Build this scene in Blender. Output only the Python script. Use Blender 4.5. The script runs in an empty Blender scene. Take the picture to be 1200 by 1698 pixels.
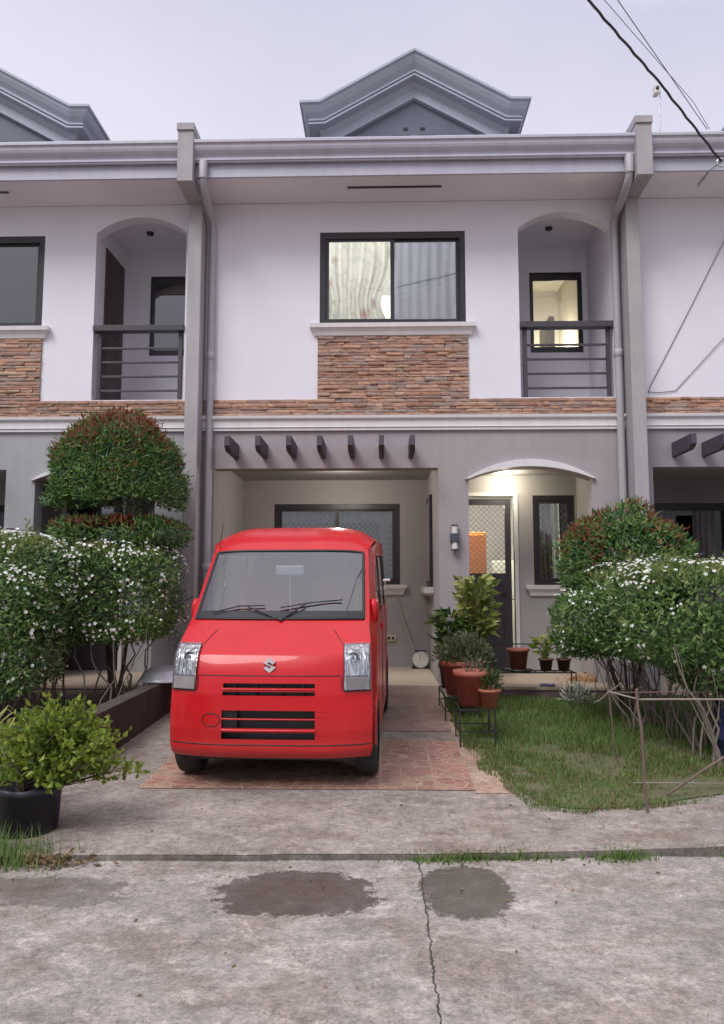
import bpy, math, random
import numpy as np
from mathutils import Vector, noise
from mathutils.geometry import tessellate_polygon
R=math.radians
rnd=random.Random(7)
rng=np.random.default_rng(11)
scene=bpy.context.scene
COL=scene.collection
# ------------------------------------------------------------------ camera numbers
FPX=1270.; PITCH=math.atan(126/1270); YAW=math.atan(34/1270); HC=1.5
def at(x,y,Y):
    """photo direction -> world point on the plane of depth Y (used only to read sizes off)"""
    a=(x-600)/FPX; b=(849-y)/FPX
    fy=math.cos(PITCH)-b*math.sin(PITCH); fz=math.sin(PITCH)+b*math.cos(PITCH)
    X=a*math.cos(YAW)-fy*math.sin(YAW); Yd=a*math.sin(YAW)+fy*math.cos(YAW)
    t=Y/Yd
    return Vector((X*t,Y,HC+fz*t))
SL=.037
def gz(Y): return .05+(Y-4.3)*SL          # sloping lot
# ------------------------------------------------------------------ materials
MATS={}
def new_mat(name):
    m=bpy.data.materials.new(name); m.use_nodes=True
    nt=m.node_tree; b=nt.nodes['Principled BSDF']
    MATS[name]=m
    return m,nt,b
def N(nt,t,**kw):
    n=nt.nodes.new(t)
    for k,v in kw.items():
        if k in n.inputs: n.inputs[k].default_value=v
        else: setattr(n,k,v)
    return n
def ramp(nt,fac,stops,interp='LINEAR'):
    r=nt.nodes.new('ShaderNodeValToRGB'); cr=r.color_ramp; cr.interpolation=interp
    while len(cr.elements)<len(stops): cr.elements.new(.5)
    for e,(p,c) in zip(cr.elements,stops):
        e.position=p; e.color=(*c,1) if len(c)==3 else c
    nt.links.new(fac,r.inputs['Fac']); return r
def mixc(nt,fac,a,b,blend='MIX'):
    m=nt.nodes.new('ShaderNodeMix'); m.data_type='RGBA'; m.blend_type=blend
    for v,i in ((fac,0),(a,6),(b,7)):
        if isinstance(v,(int,float)): m.inputs[i].default_value=v
        elif isinstance(v,tuple): m.inputs[i].default_value=(*v,1)
        else: nt.links.new(v,m.inputs[i])
    return m.outputs[2]
def math_(nt,op,a,b=None,c=None):
    m=nt.nodes.new('ShaderNodeMath'); m.operation=op
    for i,v in enumerate((a,b,c)):
        if v is None: continue
        if isinstance(v,(int,float)): m.inputs[i].default_value=v
        else: nt.links.new(v,m.inputs[i])
    return m.outputs[0]
def pos(nt,scale=(1,1,1),loc=(0,0,0),obj=False):
    if obj: o=nt.nodes.new('ShaderNodeTexCoord').outputs['Object']
    else: o=nt.nodes.new('ShaderNodeNewGeometry').outputs['Position']
    mp=nt.nodes.new('ShaderNodeMapping'); mp.inputs['Scale'].default_value=scale; mp.inputs['Location'].default_value=loc
    nt.links.new(o,mp.inputs['Vector']); return mp.outputs['Vector']
def noise_(nt,vec,scale,detail=6,rough=.6,dist=0):
    n=nt.nodes.new('ShaderNodeTexNoise'); n.inputs['Scale'].default_value=scale; n.inputs['Detail'].default_value=detail
    n.inputs['Roughness'].default_value=rough; n.inputs['Distortion'].default_value=dist
    nt.links.new(vec,n.inputs['Vector']); return n.outputs['Fac']
def bump(nt,b,h,strength=.3,dist=.01):
    n=nt.nodes.new('ShaderNodeBump'); n.inputs['Strength'].default_value=strength; n.inputs['Distance'].default_value=dist
    nt.links.new(h,n.inputs['Height']); nt.links.new(n.outputs['Normal'],b.inputs['Normal']); return n
def M(name,c1,c2=None,scale=4,rough=.6,bmp=0,bscale=60,metal=0,coat=0,streak=0,spec=.5,obj=False):
    m,nt,b=new_mat(name)
    b.inputs['Roughness'].default_value=rough; b.inputs['Metallic'].default_value=metal
    b.inputs['Coat Weight'].default_value=coat; b.inputs['Specular IOR Level'].default_value=spec
    c2=c2 or tuple(v*.82 for v in c1)
    v=pos(nt,obj=obj)
    f=noise_(nt,v,scale,8,.65)
    col=ramp(nt,f,[(.32,c1),(.72,c2)]).outputs['Color']
    if streak:
        f2=noise_(nt,pos(nt,(5,5,.35)),1.6,6,.7)
        k=ramp(nt,f2,[(.42,(1,1,1)),(.75,(1-streak,)*3)]).outputs['Color']
        col=mixc(nt,1.0,col,k,'MULTIPLY')
    nt.links.new(col,b.inputs['Base Color'])
    rr=math_(nt,'MULTIPLY_ADD',f,.25,rough-.12); nt.links.new(rr,b.inputs['Roughness'])
    if bmp: bump(nt,b,noise_(nt,v,bscale,5,.6),bmp,.01)
    return m
def emit(name,col,strength):
    m,nt,b=new_mat(name)
    b.inputs['Base Color'].default_value=(*col,1)
    b.inputs['Emission Color'].default_value=(*col,1); b.inputs['Emission Strength'].default_value=strength
    return m
def glass(name,tint=(.8,.85,.85),base=.06,gain=1.0,rough=.02):
    m=bpy.data.materials.new(name); m.use_nodes=True; nt=m.node_tree; nt.nodes.clear(); MATS[name]=m
    out=nt.nodes.new('ShaderNodeOutputMaterial'); mx=nt.nodes.new('ShaderNodeMixShader')
    tr=nt.nodes.new('ShaderNodeBsdfTransparent'); tr.inputs['Color'].default_value=(*tint,1)
    gl=nt.nodes.new('ShaderNodeBsdfGlossy'); gl.inputs['Roughness'].default_value=rough
    gl.inputs['Color'].default_value=(1,1,1,1)
    fr=nt.nodes.new('ShaderNodeFresnel'); fr.inputs['IOR'].default_value=1.5
    f=math_(nt,'MULTIPLY_ADD',fr.outputs[0],gain,base)
    nt.links.new(f,mx.inputs[0]); nt.links.new(tr.outputs[0],mx.inputs[1]); nt.links.new(gl.outputs[0],mx.inputs[2])
    nt.links.new(mx.outputs[0],out.inputs['Surface']); return m
def leafmat(name,stops,trans=.35,rough=.45):
    m=bpy.data.materials.new(name); m.use_nodes=True; nt=m.node_tree; b=nt.nodes['Principled BSDF']; MATS[name]=m
    g=nt.nodes.new('ShaderNodeNewGeometry')
    f=math_(nt,'MULTIPLY_ADD',noise_(nt,pos(nt),3.2,3),.55,math_(nt,'MULTIPLY',g.outputs['Random Per Island'],.72))
    c=ramp(nt,math_(nt,'SUBTRACT',f,.13),stops).outputs['Color']
    nt.links.new(c,b.inputs['Base Color']); b.inputs['Roughness'].default_value=rough
    b.inputs['Specular IOR Level'].default_value=.4
    t=nt.nodes.new('ShaderNodeBsdfTranslucent'); nt.links.new(c,t.inputs['Color'])
    mx=nt.nodes.new('ShaderNodeMixShader'); mx.inputs[0].default_value=trans
    out=nt.nodes['Material Output']
    nt.links.new(b.outputs[0],mx.inputs[1]); nt.links.new(t.outputs[0],mx.inputs[2]); nt.links.new(mx.outputs[0],out.inputs['Surface'])
    return m
# ------------------------------------------------------------------ mesh builder
WORG={}
class MB:
    def __init__(s): s.v=[]; s.f=[]; s.m=[]; s.sm=[]
    def add(s,vs,fs,mi=0,smooth=False):
        o=len(s.v); s.v.extend([tuple(p) for p in vs])
        s.f.extend([tuple(i+o for i in f) for f in fs]); s.m.extend([mi]*len(fs)); s.sm.extend([smooth]*len(fs)); return s
    def box(s,x0,x1,y0,y1,z0,z1,mi=0,skip=''):
        vs=[(x0,y0,z0),(x1,y0,z0),(x1,y1,z0),(x0,y1,z0),(x0,y0,z1),(x1,y0,z1),(x1,y1,z1),(x0,y1,z1)]
        fd={'b':(0,3,2,1),'t':(4,5,6,7),'f':(0,1,5,4),'r':(1,2,6,5),'k':(2,3,7,6),'l':(3,0,4,7)}
        return s.add(vs,[fd[k] for k in fd if k not in skip],mi)
    def room(s,x0,x1,y0,y1,z0,z1,skip='f',mi=0):      # inward facing box
        vs=[(x0,y0,z0),(x1,y0,z0),(x1,y1,z0),(x0,y1,z0),(x0,y0,z1),(x1,y0,z1),(x1,y1,z1),(x0,y1,z1)]
        fd={'b':(0,1,2,3),'t':(7,6,5,4),'f':(4,5,1,0),'r':(5,6,2,1),'k':(6,7,3,2),'l':(7,4,0,3)}
        return s.add(vs,[fd[k] for k in fd if k not in skip],mi)
    def bar(s,p,q,w,h=None,mi=0,up=(0,0,1)):
        h=h or w; p=Vector(p); q=Vector(q); d=(q-p).normalized(); u=Vector(up)
        if abs(d.dot(u))>.98: u=Vector((0,1,0))
        a=d.cross(u).normalized()*(w/2); b=a.cross(d).normalized()*(h/2)
        vs=[p-a-b,p+a-b,p+a+b,p-a+b,q-a-b,q+a-b,q+a+b,q-a+b]
        return s.add(vs,[(0,1,2,3)[::-1],(4,5,6,7),(0,1,5,4),(1,2,6,5),(2,3,7,6),(3,0,4,7)],mi)
    def tube(s,pts,r,n=8,mi=0,cap=True):
        pts=[Vector(p) for p in pts]; k=len(pts); rs=r if isinstance(r,(list,tuple)) else [r]*k
        vs=[];fs=[]; pa=None
        for i,p in enumerate(pts):
            d=(pts[min(i+1,k-1)]-pts[max(i-1,0)]).normalized()
            if pa is None:
                u=Vector((0,0,1)) if abs(d.z)<.9 else Vector((1,0,0)); a=d.cross(u).normalized()
            else: a=(pa-d*pa.dot(d)).normalized()
            pa=a; b=d.cross(a)
            for j in range(n):
                t=2*math.pi*j/n; vs.append(p+(a*math.cos(t)+b*math.sin(t))*rs[i])
        for i in range(k-1):
            for j in range(n):
                fs.append((i*n+j,i*n+(j+1)%n,(i+1)*n+(j+1)%n,(i+1)*n+j))
        s.add(vs,fs,mi,True)
        if cap: s.add(vs[:n],[tuple(range(n))[::-1]],mi); s.add(vs[-n:],[tuple(range(n))],mi)
        return s
    def lathe(s,c,prof,n=28,mi=0,axis='z',smooth=True):
        vs=[];fs=[];c=Vector(c);k=len(prof)
        for r,h in prof:
            for j in range(n):
                t=2*math.pi*j/n; x,y=r*math.cos(t),r*math.sin(t)
                vs.append(c+(Vector((x,y,h)) if axis=='z' else Vector((x,h,y)) if axis=='y' else Vector((h,x,y))))
        for i in range(k-1):
            for j in range(n):
                f=(i*n+j,i*n+(j+1)%n,(i+1)*n+(j+1)%n,(i+1)*n+j)
                fs.append(f if axis!='y' else f[::-1])
        return s.add(vs,fs,mi,smooth)
    def poly(s,outer,holes,y0,y1,mi=0,back=True,plane='xz',x=None):
        """flat wall with holes, front at y0, back at y1 (outline in x,z). plane 'yz': outline in y,z, between x=y0 and x=y1"""
        loops=[outer]+list(holes); flat=[p for l in loops for p in l]
        tris=tessellate_polygon([[Vector((p[0],p[1],0)) for p in l] for l in loops])
        mk=(lambda p,d:(p[0],d,p[1])) if plane=='xz' else (lambda p,d:(d,p[0],p[1]))
        s.add([mk(p,y0) for p in flat],tris,mi)
        if back: s.add([mk(p,y1) for p in flat],[t[::-1] for t in tris],mi)
        for l in loops:
            k=len(l)
            s.add([mk(p,y0) for p in l]+[mk(p,y1) for p in l],[(i,(i+1)%k,k+(i+1)%k,k+i) for i in range(k)],mi)
        return s
    def mold(s,x0,x1,yw,prof,mi=0,ends=True):
        """horizontal moulding on a wall at yw; prof = [(z, projection)] bottom to top; returns at the ends"""
        vs=[];fs=[]
        for z,p in prof:
            e=p if ends else 0
            vs+= [(x0-e,yw,z),(x0-e,yw-p,z),(x1+e,yw-p,z),(x1+e,yw,z)]
        k=len(prof)
        for i in range(k-1):
            for j in range(3): fs.append((i*4+j,i*4+j+1,i*4+4+j+1,i*4+4+j))
        fs+= [(0,3,2,1),((k-1)*4,(k-1)*4+1,(k-1)*4+2,(k-1)*4+3)]
        return s.add(vs,fs,mi)
    def build(s,name,mats,parent=None,local=False,bevel=0,smooth=None):
        me=bpy.data.meshes.new(name)
        if not isinstance(mats,(list,tuple)): mats=[mats]
        org=Vector((0,0,0))
        if parent is not None and not local: org=WORG.get(parent.name,Vector((0,0,0)))
        vs=[(p[0]-org.x,p[1]-org.y,p[2]-org.z) for p in s.v]
        me.from_pydata(vs,[],s.f)
        for m in mats: me.materials.append(m)
        if len(s.f)==len(me.polygons):
            me.polygons.foreach_set('material_index',s.m)
            me.polygons.foreach_set('use_smooth',s.sm if smooth is None else [smooth]*len(s.f))
        me.update()
        o=bpy.data.objects.new(name,me); COL.objects.link(o)
        if parent is not None: o.parent=parent; WORG[o.name]=org
        if bevel:
            b=o.modifiers.new('bevel','BEVEL'); b.width=bevel; b.segments=2; b.limit_method='ANGLE'; b.angle_limit=R(50)
            b.harden_normals=False
        return o
def thing(name,label,cat,loc=(0,0,0),rz=0,group=None):
    o=bpy.data.objects.new(name,None); COL.objects.link(o); o.location=loc; o.rotation_euler=(0,0,rz); o.empty_display_size=.1
    o['label']=label; o['category']=cat
    if group: o['group']=group
    WORG[o.name]=Vector(loc); return o
def tag(o,label=None,cat=None,group=None,kind=None):
    for k,v in (('label',label),('category',cat),('group',group),('kind',kind)):
        if v: o[k]=v
    return o
def structure(o,label,cat): return tag(o,label,cat,kind='structure')
# ------------------------------------------------------------------ material library
paint_w=M('upper_wall_paint',(.745,.732,.79),(.70,.685,.745),.9,.75,.12,70,streak=.025)
paint_t=M('taupe_paint',(.36,.325,.335),(.31,.28,.29),1.5,.75,.15,90,streak=.1)
paint_g=M('grey_paint',(.37,.365,.375),(.33,.325,.335),1.5,.75,.15,90,streak=.08)
paint_p=M('dull_purple_paint',(.31,.285,.31),(.27,.25,.27),1.5,.75,.15,90,streak=.1)
recess_p=M('recess_paint',(.37,.345,.345),(.33,.31,.31),1.5,.75,.12,90)
pillar_m=M('pillar_paint',(.40,.378,.385),(.335,.318,.325),2,.7,.15,80,streak=.16)
soffit_m=M('soffit_paint',(.82,.80,.85),(.78,.76,.81),1.2,.75)
trim_m=M('white_trim',(.72,.70,.70),(.64,.62,.62),3,.55,.1,60,streak=.1)
gutter_m=M('painted_gutter',(.47,.465,.54),(.42,.42,.49),2,.38,0,streak=.12)
ped_m=M('pediment_paint',(.40,.43,.50),(.36,.39,.46),2,.5,.1,60,streak=.08)
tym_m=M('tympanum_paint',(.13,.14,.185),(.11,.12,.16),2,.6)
roof_m=M('roof_metal',(.16,.15,.17),None,3,.5)
pipe_m=M('pipe_paint',(.43,.42,.455),(.37,.365,.39),3,.5,streak=.15)
frame_m=M('dark_frame',(.028,.024,.028),(.02,.018,.02),8,.4)
rail_m=M('railing_paint',(.06,.054,.06),(.045,.04,.045),8,.45)
rafter_m=M('rafter_paint',(.075,.06,.085),(.055,.045,.06),6,.6,.1,60)
door_m=M('dark_door',(.05,.042,.052),(.04,.034,.042),6,.42)
brown_door=M('brown_door',(.085,.055,.05),(.05,.033,.03),5,.5)
room_m=M('room_plaster',(.60,.59,.56),None,2,.8)
room_green=M('room_plaster_green',(.54,.51,.43),None,2,.8)
room_dark=M('room_dark',(.05,.045,.05),None,2,.8)
slab_m=M('porch_floor_tile',(.46,.36,.27),(.38,.29,.22),2.5,.45)
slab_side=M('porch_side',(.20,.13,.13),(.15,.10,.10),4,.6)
step_m=M('step_tile',(.55,.47,.36),(.46,.38,.29),5,.4)
black_m=M('black_iron',(.02,.018,.018),None,10,.45)
g_win=glass('window_glass',(.75,.8,.8),.05,1.2)
g_dark=glass('dark_window_glass',(.32,.36,.38),.10,1.3)
g_dim=glass('dim_window_glass',(.25,.27,.3),.02,.5)
g_refl=glass('reflective_window_glass',(.70,.72,.75),.09,1.2)
g_lit=glass('lit_window_glass',(.94,.92,.92),.015,.7)
lamp_on=emit('lamp_lit',(1,.93,.72),14)
lamp_room=emit('room_lamp_lit',(.95,1,.95),9)
iron_grey=M('grey_grille',(.16,.155,.15),None,10,.45)
grille_m=M('pale_grille',(.50,.48,.44),None,10,.45)
def stone_mat():
    m,nt,b=new_mat('ledge_stone')
    g=nt.nodes.new('ShaderNodeNewGeometry')
    f=g.outputs['Random Per Island']
    c=ramp(nt,f,[(0,(.30,.16,.11)),(.12,(.50,.29,.20)),(.24,(.30,.24,.21)),(.36,(.56,.38,.27)),(.48,(.40,.22,.15)),(.58,(.36,.29,.26)),(.68,(.58,.33,.21)),(.78,(.44,.27,.21)),(.88,(.30,.20,.16)),(1,(.60,.43,.32))]).outputs['Color']
    n=noise_(nt,pos(nt,(1,1,2.4)),14,8,.7)
    k=ramp(nt,n,[(.3,(.72,.70,.68)),(.7,(1.12,1.08,1.05))]).outputs['Color']
    c=mixc(nt,.12,c,(.33,.26,.235)); nt.links.new(mixc(nt,1,c,k,'MULTIPLY'),b.inputs['Base Color']); b.inputs['Roughness'].default_value=.85
    bump(nt,b,noise_(nt,pos(nt,(1,1,2.5)),38,6,.7),.7,.012)
    return m
stone_m=stone_mat()
stone_back=M('stone_mortar',(.16,.10,.08),None,8,.9)
def concrete_mat(name,a,b_,c_,street=False):
    m,nt,b=new_mat(name)
    v=pos(nt)
    big=noise_(nt,v,.9,6,.6,.4); mid=noise_(nt,v,5.5,9,.72,.3); fine=noise_(nt,v,60,4,.7)
    col=ramp(nt,big,[(.28,tuple(x*1.14 for x in a)),(.5,tuple((x+y)/2 for x,y in zip(a,b_))),(.72,tuple(x*.86 for x in b_))]).outputs['Color']
    br=noise_(nt,pos(nt,(1,1.4,1),(7,3,0)),1.5,7,.68,.5); col=mixc(nt,math_(nt,'MULTIPLY',ramp(nt,br,[(.50,(0,0,0)),(.585,(1,1,1))]).outputs['Color'],.42),col,tuple(k*x for k,x in zip((.78,.62,.50),b_)))
    lt=noise_(nt,pos(nt,(1,1.35,1),(2,9,0)),3.3,11,.80,.25); col=mixc(nt,math_(nt,'MULTIPLY',ramp(nt,lt,[(.545,(0,0,0)),(.585,(1,1,1))]).outputs['Color'],.42),col,tuple(min(1,x*1.5) for x in a)); dk=noise_(nt,pos(nt,(1,1.35,1),(5,2,0)),5.0,11,.82,.2); col=mixc(nt,math_(nt,'MULTIPLY',ramp(nt,dk,[(.565,(0,0,0)),(.60,(1,1,1))]).outputs['Color'],.30),col,tuple(x*.55 for x in b_))
    k=ramp(nt,mid,[(.36,(.78,.765,.755)),(.5,(1,1,1)),(.66,(1.2,1.19,1.18))]).outputs['Color']
    col=mixc(nt,1,col,k,'MULTIPLY')
    k2=ramp(nt,fine,[(.33,(.66,.65,.64)),(.52,(1,1,1)),(.72,(1.28,1.27,1.25))]).outputs['Color']
    col=mixc(nt,.9,col,k2,'MULTIPLY')
    gr=noise_(nt,v,19,6,.75); col=mixc(nt,1,col,ramp(nt,gr,[(.36,(.74,.73,.72)),(.5,(1,1,1)),(.62,(1.17,1.16,1.15))]).outputs['Color'],'MULTIPLY')
    sk=noise_(nt,v,150,2,.5); col=mixc(nt,1,col,ramp(nt,sk,[(.30,(.6,.59,.58)),(.42,(1,1,1)),(.62,(1,1,1)),(.74,(1.4,1.4,1.38))]).outputs['Color'],'MULTIPLY')
    # dark moss/dirt blotches
    bl=noise_(nt,pos(nt,(1,1.6,1)),2.2,7,.7,.6)
    bm=ramp(nt,bl,[(.56,(0,0,0)),(.68,(1,1,1))]).outputs['Color']
    col=mixc(nt,math_(nt,'MULTIPLY',bm,.5),col,c_)
    rough=.85
    b.inputs['Roughness'].default_value=.85
    if street:
        sx=nt.nodes.new('ShaderNodeSeparateXYZ'); nt.links.new(v,sx.inputs[0]); X,Y=sx.outputs[0],sx.outputs[1]
        wob=math_(nt,'ADD',math_(nt,'MULTIPLY_ADD',noise_(nt,v,4,9,.7),2.0,-1.0),math_(nt,'MULTIPLY_ADD',noise_(nt,v,15,9,.8),2.2,-1.1))
        wet=None
        for cx,cy,rx,ry,fl,st in ((-.41,3.89,.41,.275,0,1),(.405,3.93,.235,.33,0,1),(-1.75,3.86,.55,.20,0,.55),(-.93,3.75,.22,.22,0,.14)):
            dx=math_(nt,'DIVIDE',math_(nt,'SUBTRACT',X,cx),rx); dy=math_(nt,'DIVIDE',math_(nt,'SUBTRACT',Y,cy),ry)
            p=2.6
            d=math_(nt,'ADD',math_(nt,'POWER',math_(nt,'ABSOLUTE',dx),p),math_(nt,'POWER',math_(nt,'ABSOLUTE',dy),p))
            d=math_(nt,'ADD',d,wob)
            mk=nt.nodes.new('ShaderNodeMapRange'); mk.inputs['From Min'].default_value=1.0; mk.inputs['From Max'].default_value=.85
            nt.links.new(d,mk.inputs['Value'])
            w=math_(nt,'MULTIPLY',mk.outputs[0],st)
            wet=w if wet is None else math_(nt,'MAXIMUM',wet,w)
        # the second patch stops at the slab joint
        wet=math_(nt,'MULTIPLY',wet,math_(nt,'MULTIPLY_ADD',noise_(nt,v,9,7,.75),.6,.68)); wet=math_(nt,'MINIMUM',wet,1.0)
        col=mixc(nt,math_(nt,'MULTIPLY',wet,.84),col,(.058,.043,.035))
        rr=math_(nt,'MULTIPLY_ADD',wet,-.38,.85); nt.links.new(rr,b.inputs['Roughness'])
        # joint
        jx=math_(nt,'ADD',X,math_(nt,'MULTIPLY_ADD',noise_(nt,pos(nt,(.2,1,1)),4,9,.8),.10,-.245))
        j=math_(nt,'LESS_THAN',math_(nt,'ABSOLUTE',jx),math_(nt,'MULTIPLY',math_(nt,'POWER',noise_(nt,pos(nt,(.2,1,1),(3,5,1)),9,6,.85),2.0),.015))
        col=mixc(nt,j,col,(.035,.03,.026))
        h=math_(nt,'SUBTRACT',math_(nt,'MULTIPLY_ADD',mid,.6,math_(nt,'MULTIPLY',fine,.6)),math_(nt,'MULTIPLY',j,1.5))
    else: h=math_(nt,'MULTIPLY_ADD',mid,.6,math_(nt,'MULTIPLY',fine,.5))
    nt.links.new(col,b.inputs['Base Color'])
    bump(nt,b,h,.55,.012)
    return m
street_m=concrete_mat('street_concrete',(.35,.312,.285),(.27,.237,.215),(.18,.156,.136),True)
apron_m=concrete_mat('apron_concrete',(.315,.27,.24),(.245,.208,.184),(.13,.11,.09))
kerb_m=concrete_mat('kerb_concrete',(.17,.15,.13),(.12,.105,.09),(.06,.055,.04))
lowwall_m=M('stained_wall',(.05,.038,.034),(.085,.068,.06),5,.85,.4,30,streak=.4)
soil_m=M('soil',(.075,.055,.04),(.12,.095,.07),9,.95,.8,40)
lawn_m=M('lawn_soil',(.085,.10,.042),(.145,.125,.07),6,.95,.8,40)
def tile_mat(name,cols,grout,dark):
    m,nt,b=new_mat(name); v=pos(nt)
    ds=nt.nodes.new('ShaderNodeTexVoronoi'); ds.feature='DISTANCE_TO_EDGE'; ds.inputs['Scale'].default_value=9.5
    cs=nt.nodes.new('ShaderNodeTexVoronoi'); cs.inputs['Scale'].default_value=9.5
    flat=pos(nt,(1,1,0)); nt.links.new(flat,ds.inputs['Vector']); nt.links.new(flat,cs.inputs['Vector'])
    sp=nt.nodes.new('ShaderNodeSeparateColor'); nt.links.new(cs.outputs['Color'],sp.inputs[0])
    c=ramp(nt,sp.outputs[0],[(i/(len(cols)-1),k) for i,k in enumerate(cols)]).outputs['Color']
    n=noise_(nt,v,9,7,.7); c=mixc(nt,1,c,ramp(nt,n,[(.3,(.68,.68,.68)),(.7,(1.22,1.2,1.2))]).outputs['Color'],'MULTIPLY')
    gm=ramp(nt,ds.outputs['Distance'],[(.025,(1,1,1)),(.06,(0,0,0))]).outputs['Color']
    sx=nt.nodes.new('ShaderNodeSeparateXYZ'); nt.links.new(v,sx.inputs[0])
    def lines(o,off):
        p=math_(nt,'PINGPONG',math_(nt,'ADD',o,off),.195); return math_(nt,'LESS_THAN',p,.007)
    fx=math_(nt,'FLOOR',math_(nt,'DIVIDE',math_(nt,'ADD',sx.outputs[0],.02),.39)); fy=math_(nt,'FLOOR',math_(nt,'DIVIDE',math_(nt,'ADD',sx.outputs[1],.04),.39)); cb=nt.nodes.new('ShaderNodeCombineXYZ'); nt.links.new(fx,cb.inputs[0]); nt.links.new(fy,cb.inputs[1]); wn=nt.nodes.new('ShaderNodeTexWhiteNoise'); wn.noise_dimensions='2D'; nt.links.new(cb.outputs[0],wn.inputs['Vector']); c=mixc(nt,1,c,ramp(nt,wn.outputs['Value'],[(0,(.72,.70,.66)),(1,(1.2,1.12,1.02))]).outputs['Color'],'MULTIPLY')
    ln=math_(nt,'MAXIMUM',lines(sx.outputs[0],.02),lines(sx.outputs[1],.04))
    c=mixc(nt,.22,c,(.25,.19,.17)); c=mixc(nt,math_(nt,'MULTIPLY',gm,.65),c,grout); c=mixc(nt,math_(nt,'MULTIPLY',ln,.7),c,tuple(g*.8 for g in grout))
    dn=noise_(nt,v,1.4,6,.65); c=mixc(nt,math_(nt,'MULTIPLY',ramp(nt,dn,[(.42,(0,0,0)),(.72,(1,1,1))]).outputs['Color'],.55),c,dark)
    nt.links.new(c,b.inputs['Base Color']); b.inputs['Roughness'].default_value=.62
    h=math_(nt,'SUBTRACT',math_(nt,'MULTIPLY',n,.4),gm); bump(nt,b,h,.5,.008); return m
tile_a=tile_mat('flagstone_tile_red',[(0.415,0.189,0.140),(0.329,0.134,0.107),(0.451,0.256,0.183),(0.354,0.165,0.134),(0.427,0.305,0.183)],(0.525,0.378,0.299),(0.207,0.134,0.104))
tile_b=tile_mat('flagstone_tile_wet_shaded',[(0.295,0.189,0.165),(0.236,0.142,0.130),(0.330,0.236,0.189),(0.271,0.171,0.153)],(0.354,0.271,0.236),(0.165,0.118,0.100))  # same flagstone, with wetness and shade put into a darker brown
# ------------------------------------------------------------------ setting: ground, street, lot
def sheet(name,pts,m,zf,label,cat,thick=None):
    b=MB(); tris=tessellate_polygon([[Vector((x,y,0)) for x,y in pts]])
    b.add([(x,y,zf(y) if callable(zf) else zf) for x,y in pts],[t for t in tris])
    o=b.build(name,m)
    me=o.data
    for p in me.polygons:
        if p.normal.z<0: p.flip()
    return structure(o,label,cat)
def ky(x): return 4.33+.035*x+.05*max(0,min(1,(x-.4)/1.2))
sheet('ground',[(-900,-900),(900,-900),(900,900),(-900,900)],M('far_ground',(.20,.19,.16),None,.3,.95),-.06,'wide open ground around the terrace','ground')
kx=[-30,-6,-4,-3,-2,-1,-.5,0,.5,1.0,1.6,2.2,3,4,6,30]
sheet('street',[(30,-12),(30,ky(6)+.02),(6,ky(6)+.02)]+[(x,ky(x)+.02) for x in kx[::-1][2:-1]]+[(-30,ky(-6)+.02),(-30,-12)],street_m,0.024,'worn concrete street slab with wet patches','street')
# driveway apron / lot concrete : real slab with kerb face
b=MB()
xs=[-30,-6]+[i*.25 for i in range(-23,25)]+[30]
for i in range(len(xs)-1):
    x0,x1=xs[i],xs[i+1]
    def e(x):
        xx=max(-6,min(6,x)); w=.018*noise.noise((xx*3.1,2,0))+.012*noise.noise((xx*11,5,0))
        return ky(xx)+w
    def hz(x):
        xx=max(-6,min(6,x)); return gz(4.33)+.008*noise.noise((xx*4,9,1))+.03*max(0,min(1,(xx-.8)/1.4))+.014*noise.noise((xx*2.3,4,2))*(1 if xx>.9 else .3)
    b.add([(x0,e(x0),-.05),(x1,e(x1),-.05),(x1,e(x1)+.012,hz(x1)),(x0,e(x0)+.012,hz(x0)),(x1,e(x1)+.03,gz(e(x1)+.03)),(x0,e(x0)+.03,gz(e(x0)+.03))],[(0,1,2,3),(3,2,4,5)])
structure(b.build('kerb',kerb_m),'low crumbling concrete kerb along the street','kerb')
b=MB()
for i in range(len(xs)-1):
    x0,x1=xs[i],xs[i+1]
    y0,y1=e(x0)+.016,e(x1)+.016
    b.add([(x0,y0,gz(y0)+.004),(x1,y1,gz(y1)+.004),(x1,9.5,gz(9.5)+.004),(x0,9.5,gz(9.5)+.004)],[(0,1,2,3)])
structure(b.build('driveway',apron_m),'sloping pinkish grey concrete driveway apron','driveway')
sheet('red_paving',[(-1.72,5.5),(.64,5.5),(.64,6.95),(-1.72,6.95)],tile_a,lambda y:gz(y)+.009,'reddish flagstone pattern paving in front of the van','paving')
sheet('brown_paving',[(-1.72,7.33),(.64,7.33),(.64,9.4),(-1.72,9.4)],tile_b,lambda y:gz(y)+.009,'flagstone pattern paving before the garage step, toned brown for wetness and shade','paving')
sheet('driveway_border',[(.641,5.44),(.86,5.44),(.86,6.2),(.79,6.9),(.76,9.3),(.641,9.3)],concrete_mat('peach_concrete',(.46,.34,.265),(.38,.27,.21),(.22,.17,.12)),lambda y:gz(y)+.008,'peach tinted concrete border between paving and lawn','driveway')
LAWN=[(.74,9.3),(.74,6.6),(.80,6.05),(.87,5.84),(.93,5.45),(1.02,5.2),(1.15,5.09),(1.35,5.08),(1.64,5.13),(1.95,5.26),(2.32,5.42),(3.2,5.5),(5,5.5),(5,9.3)]
sheet('lawn',[(x+.03*(1 if x<1.2 else 0)+.02*noise.noise((x*9,y*9,0)),y+(.04 if y<6 else 0)+.02*noise.noise((x*9,y*9,4))) for x,y in LAWN],lawn_m,lambda y:gz(y)+.012,'patchy lawn soil right of the driveway','lawn')
sheet('garden_bed',[(-8,6.0),(-2.37,6.0),(-2.37,9.0),(-8,9.0)],soil_m,lambda y:gz(y)+.10,'bare soil bed behind the low stained wall','soil')
sheet('verge',[(-8,4.62),(-2.45,4.62),(-2.5,6.0),(-8,6.0)],soil_m,lambda y:gz(y)+.012,'soil verge left of the driveway','soil')
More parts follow.
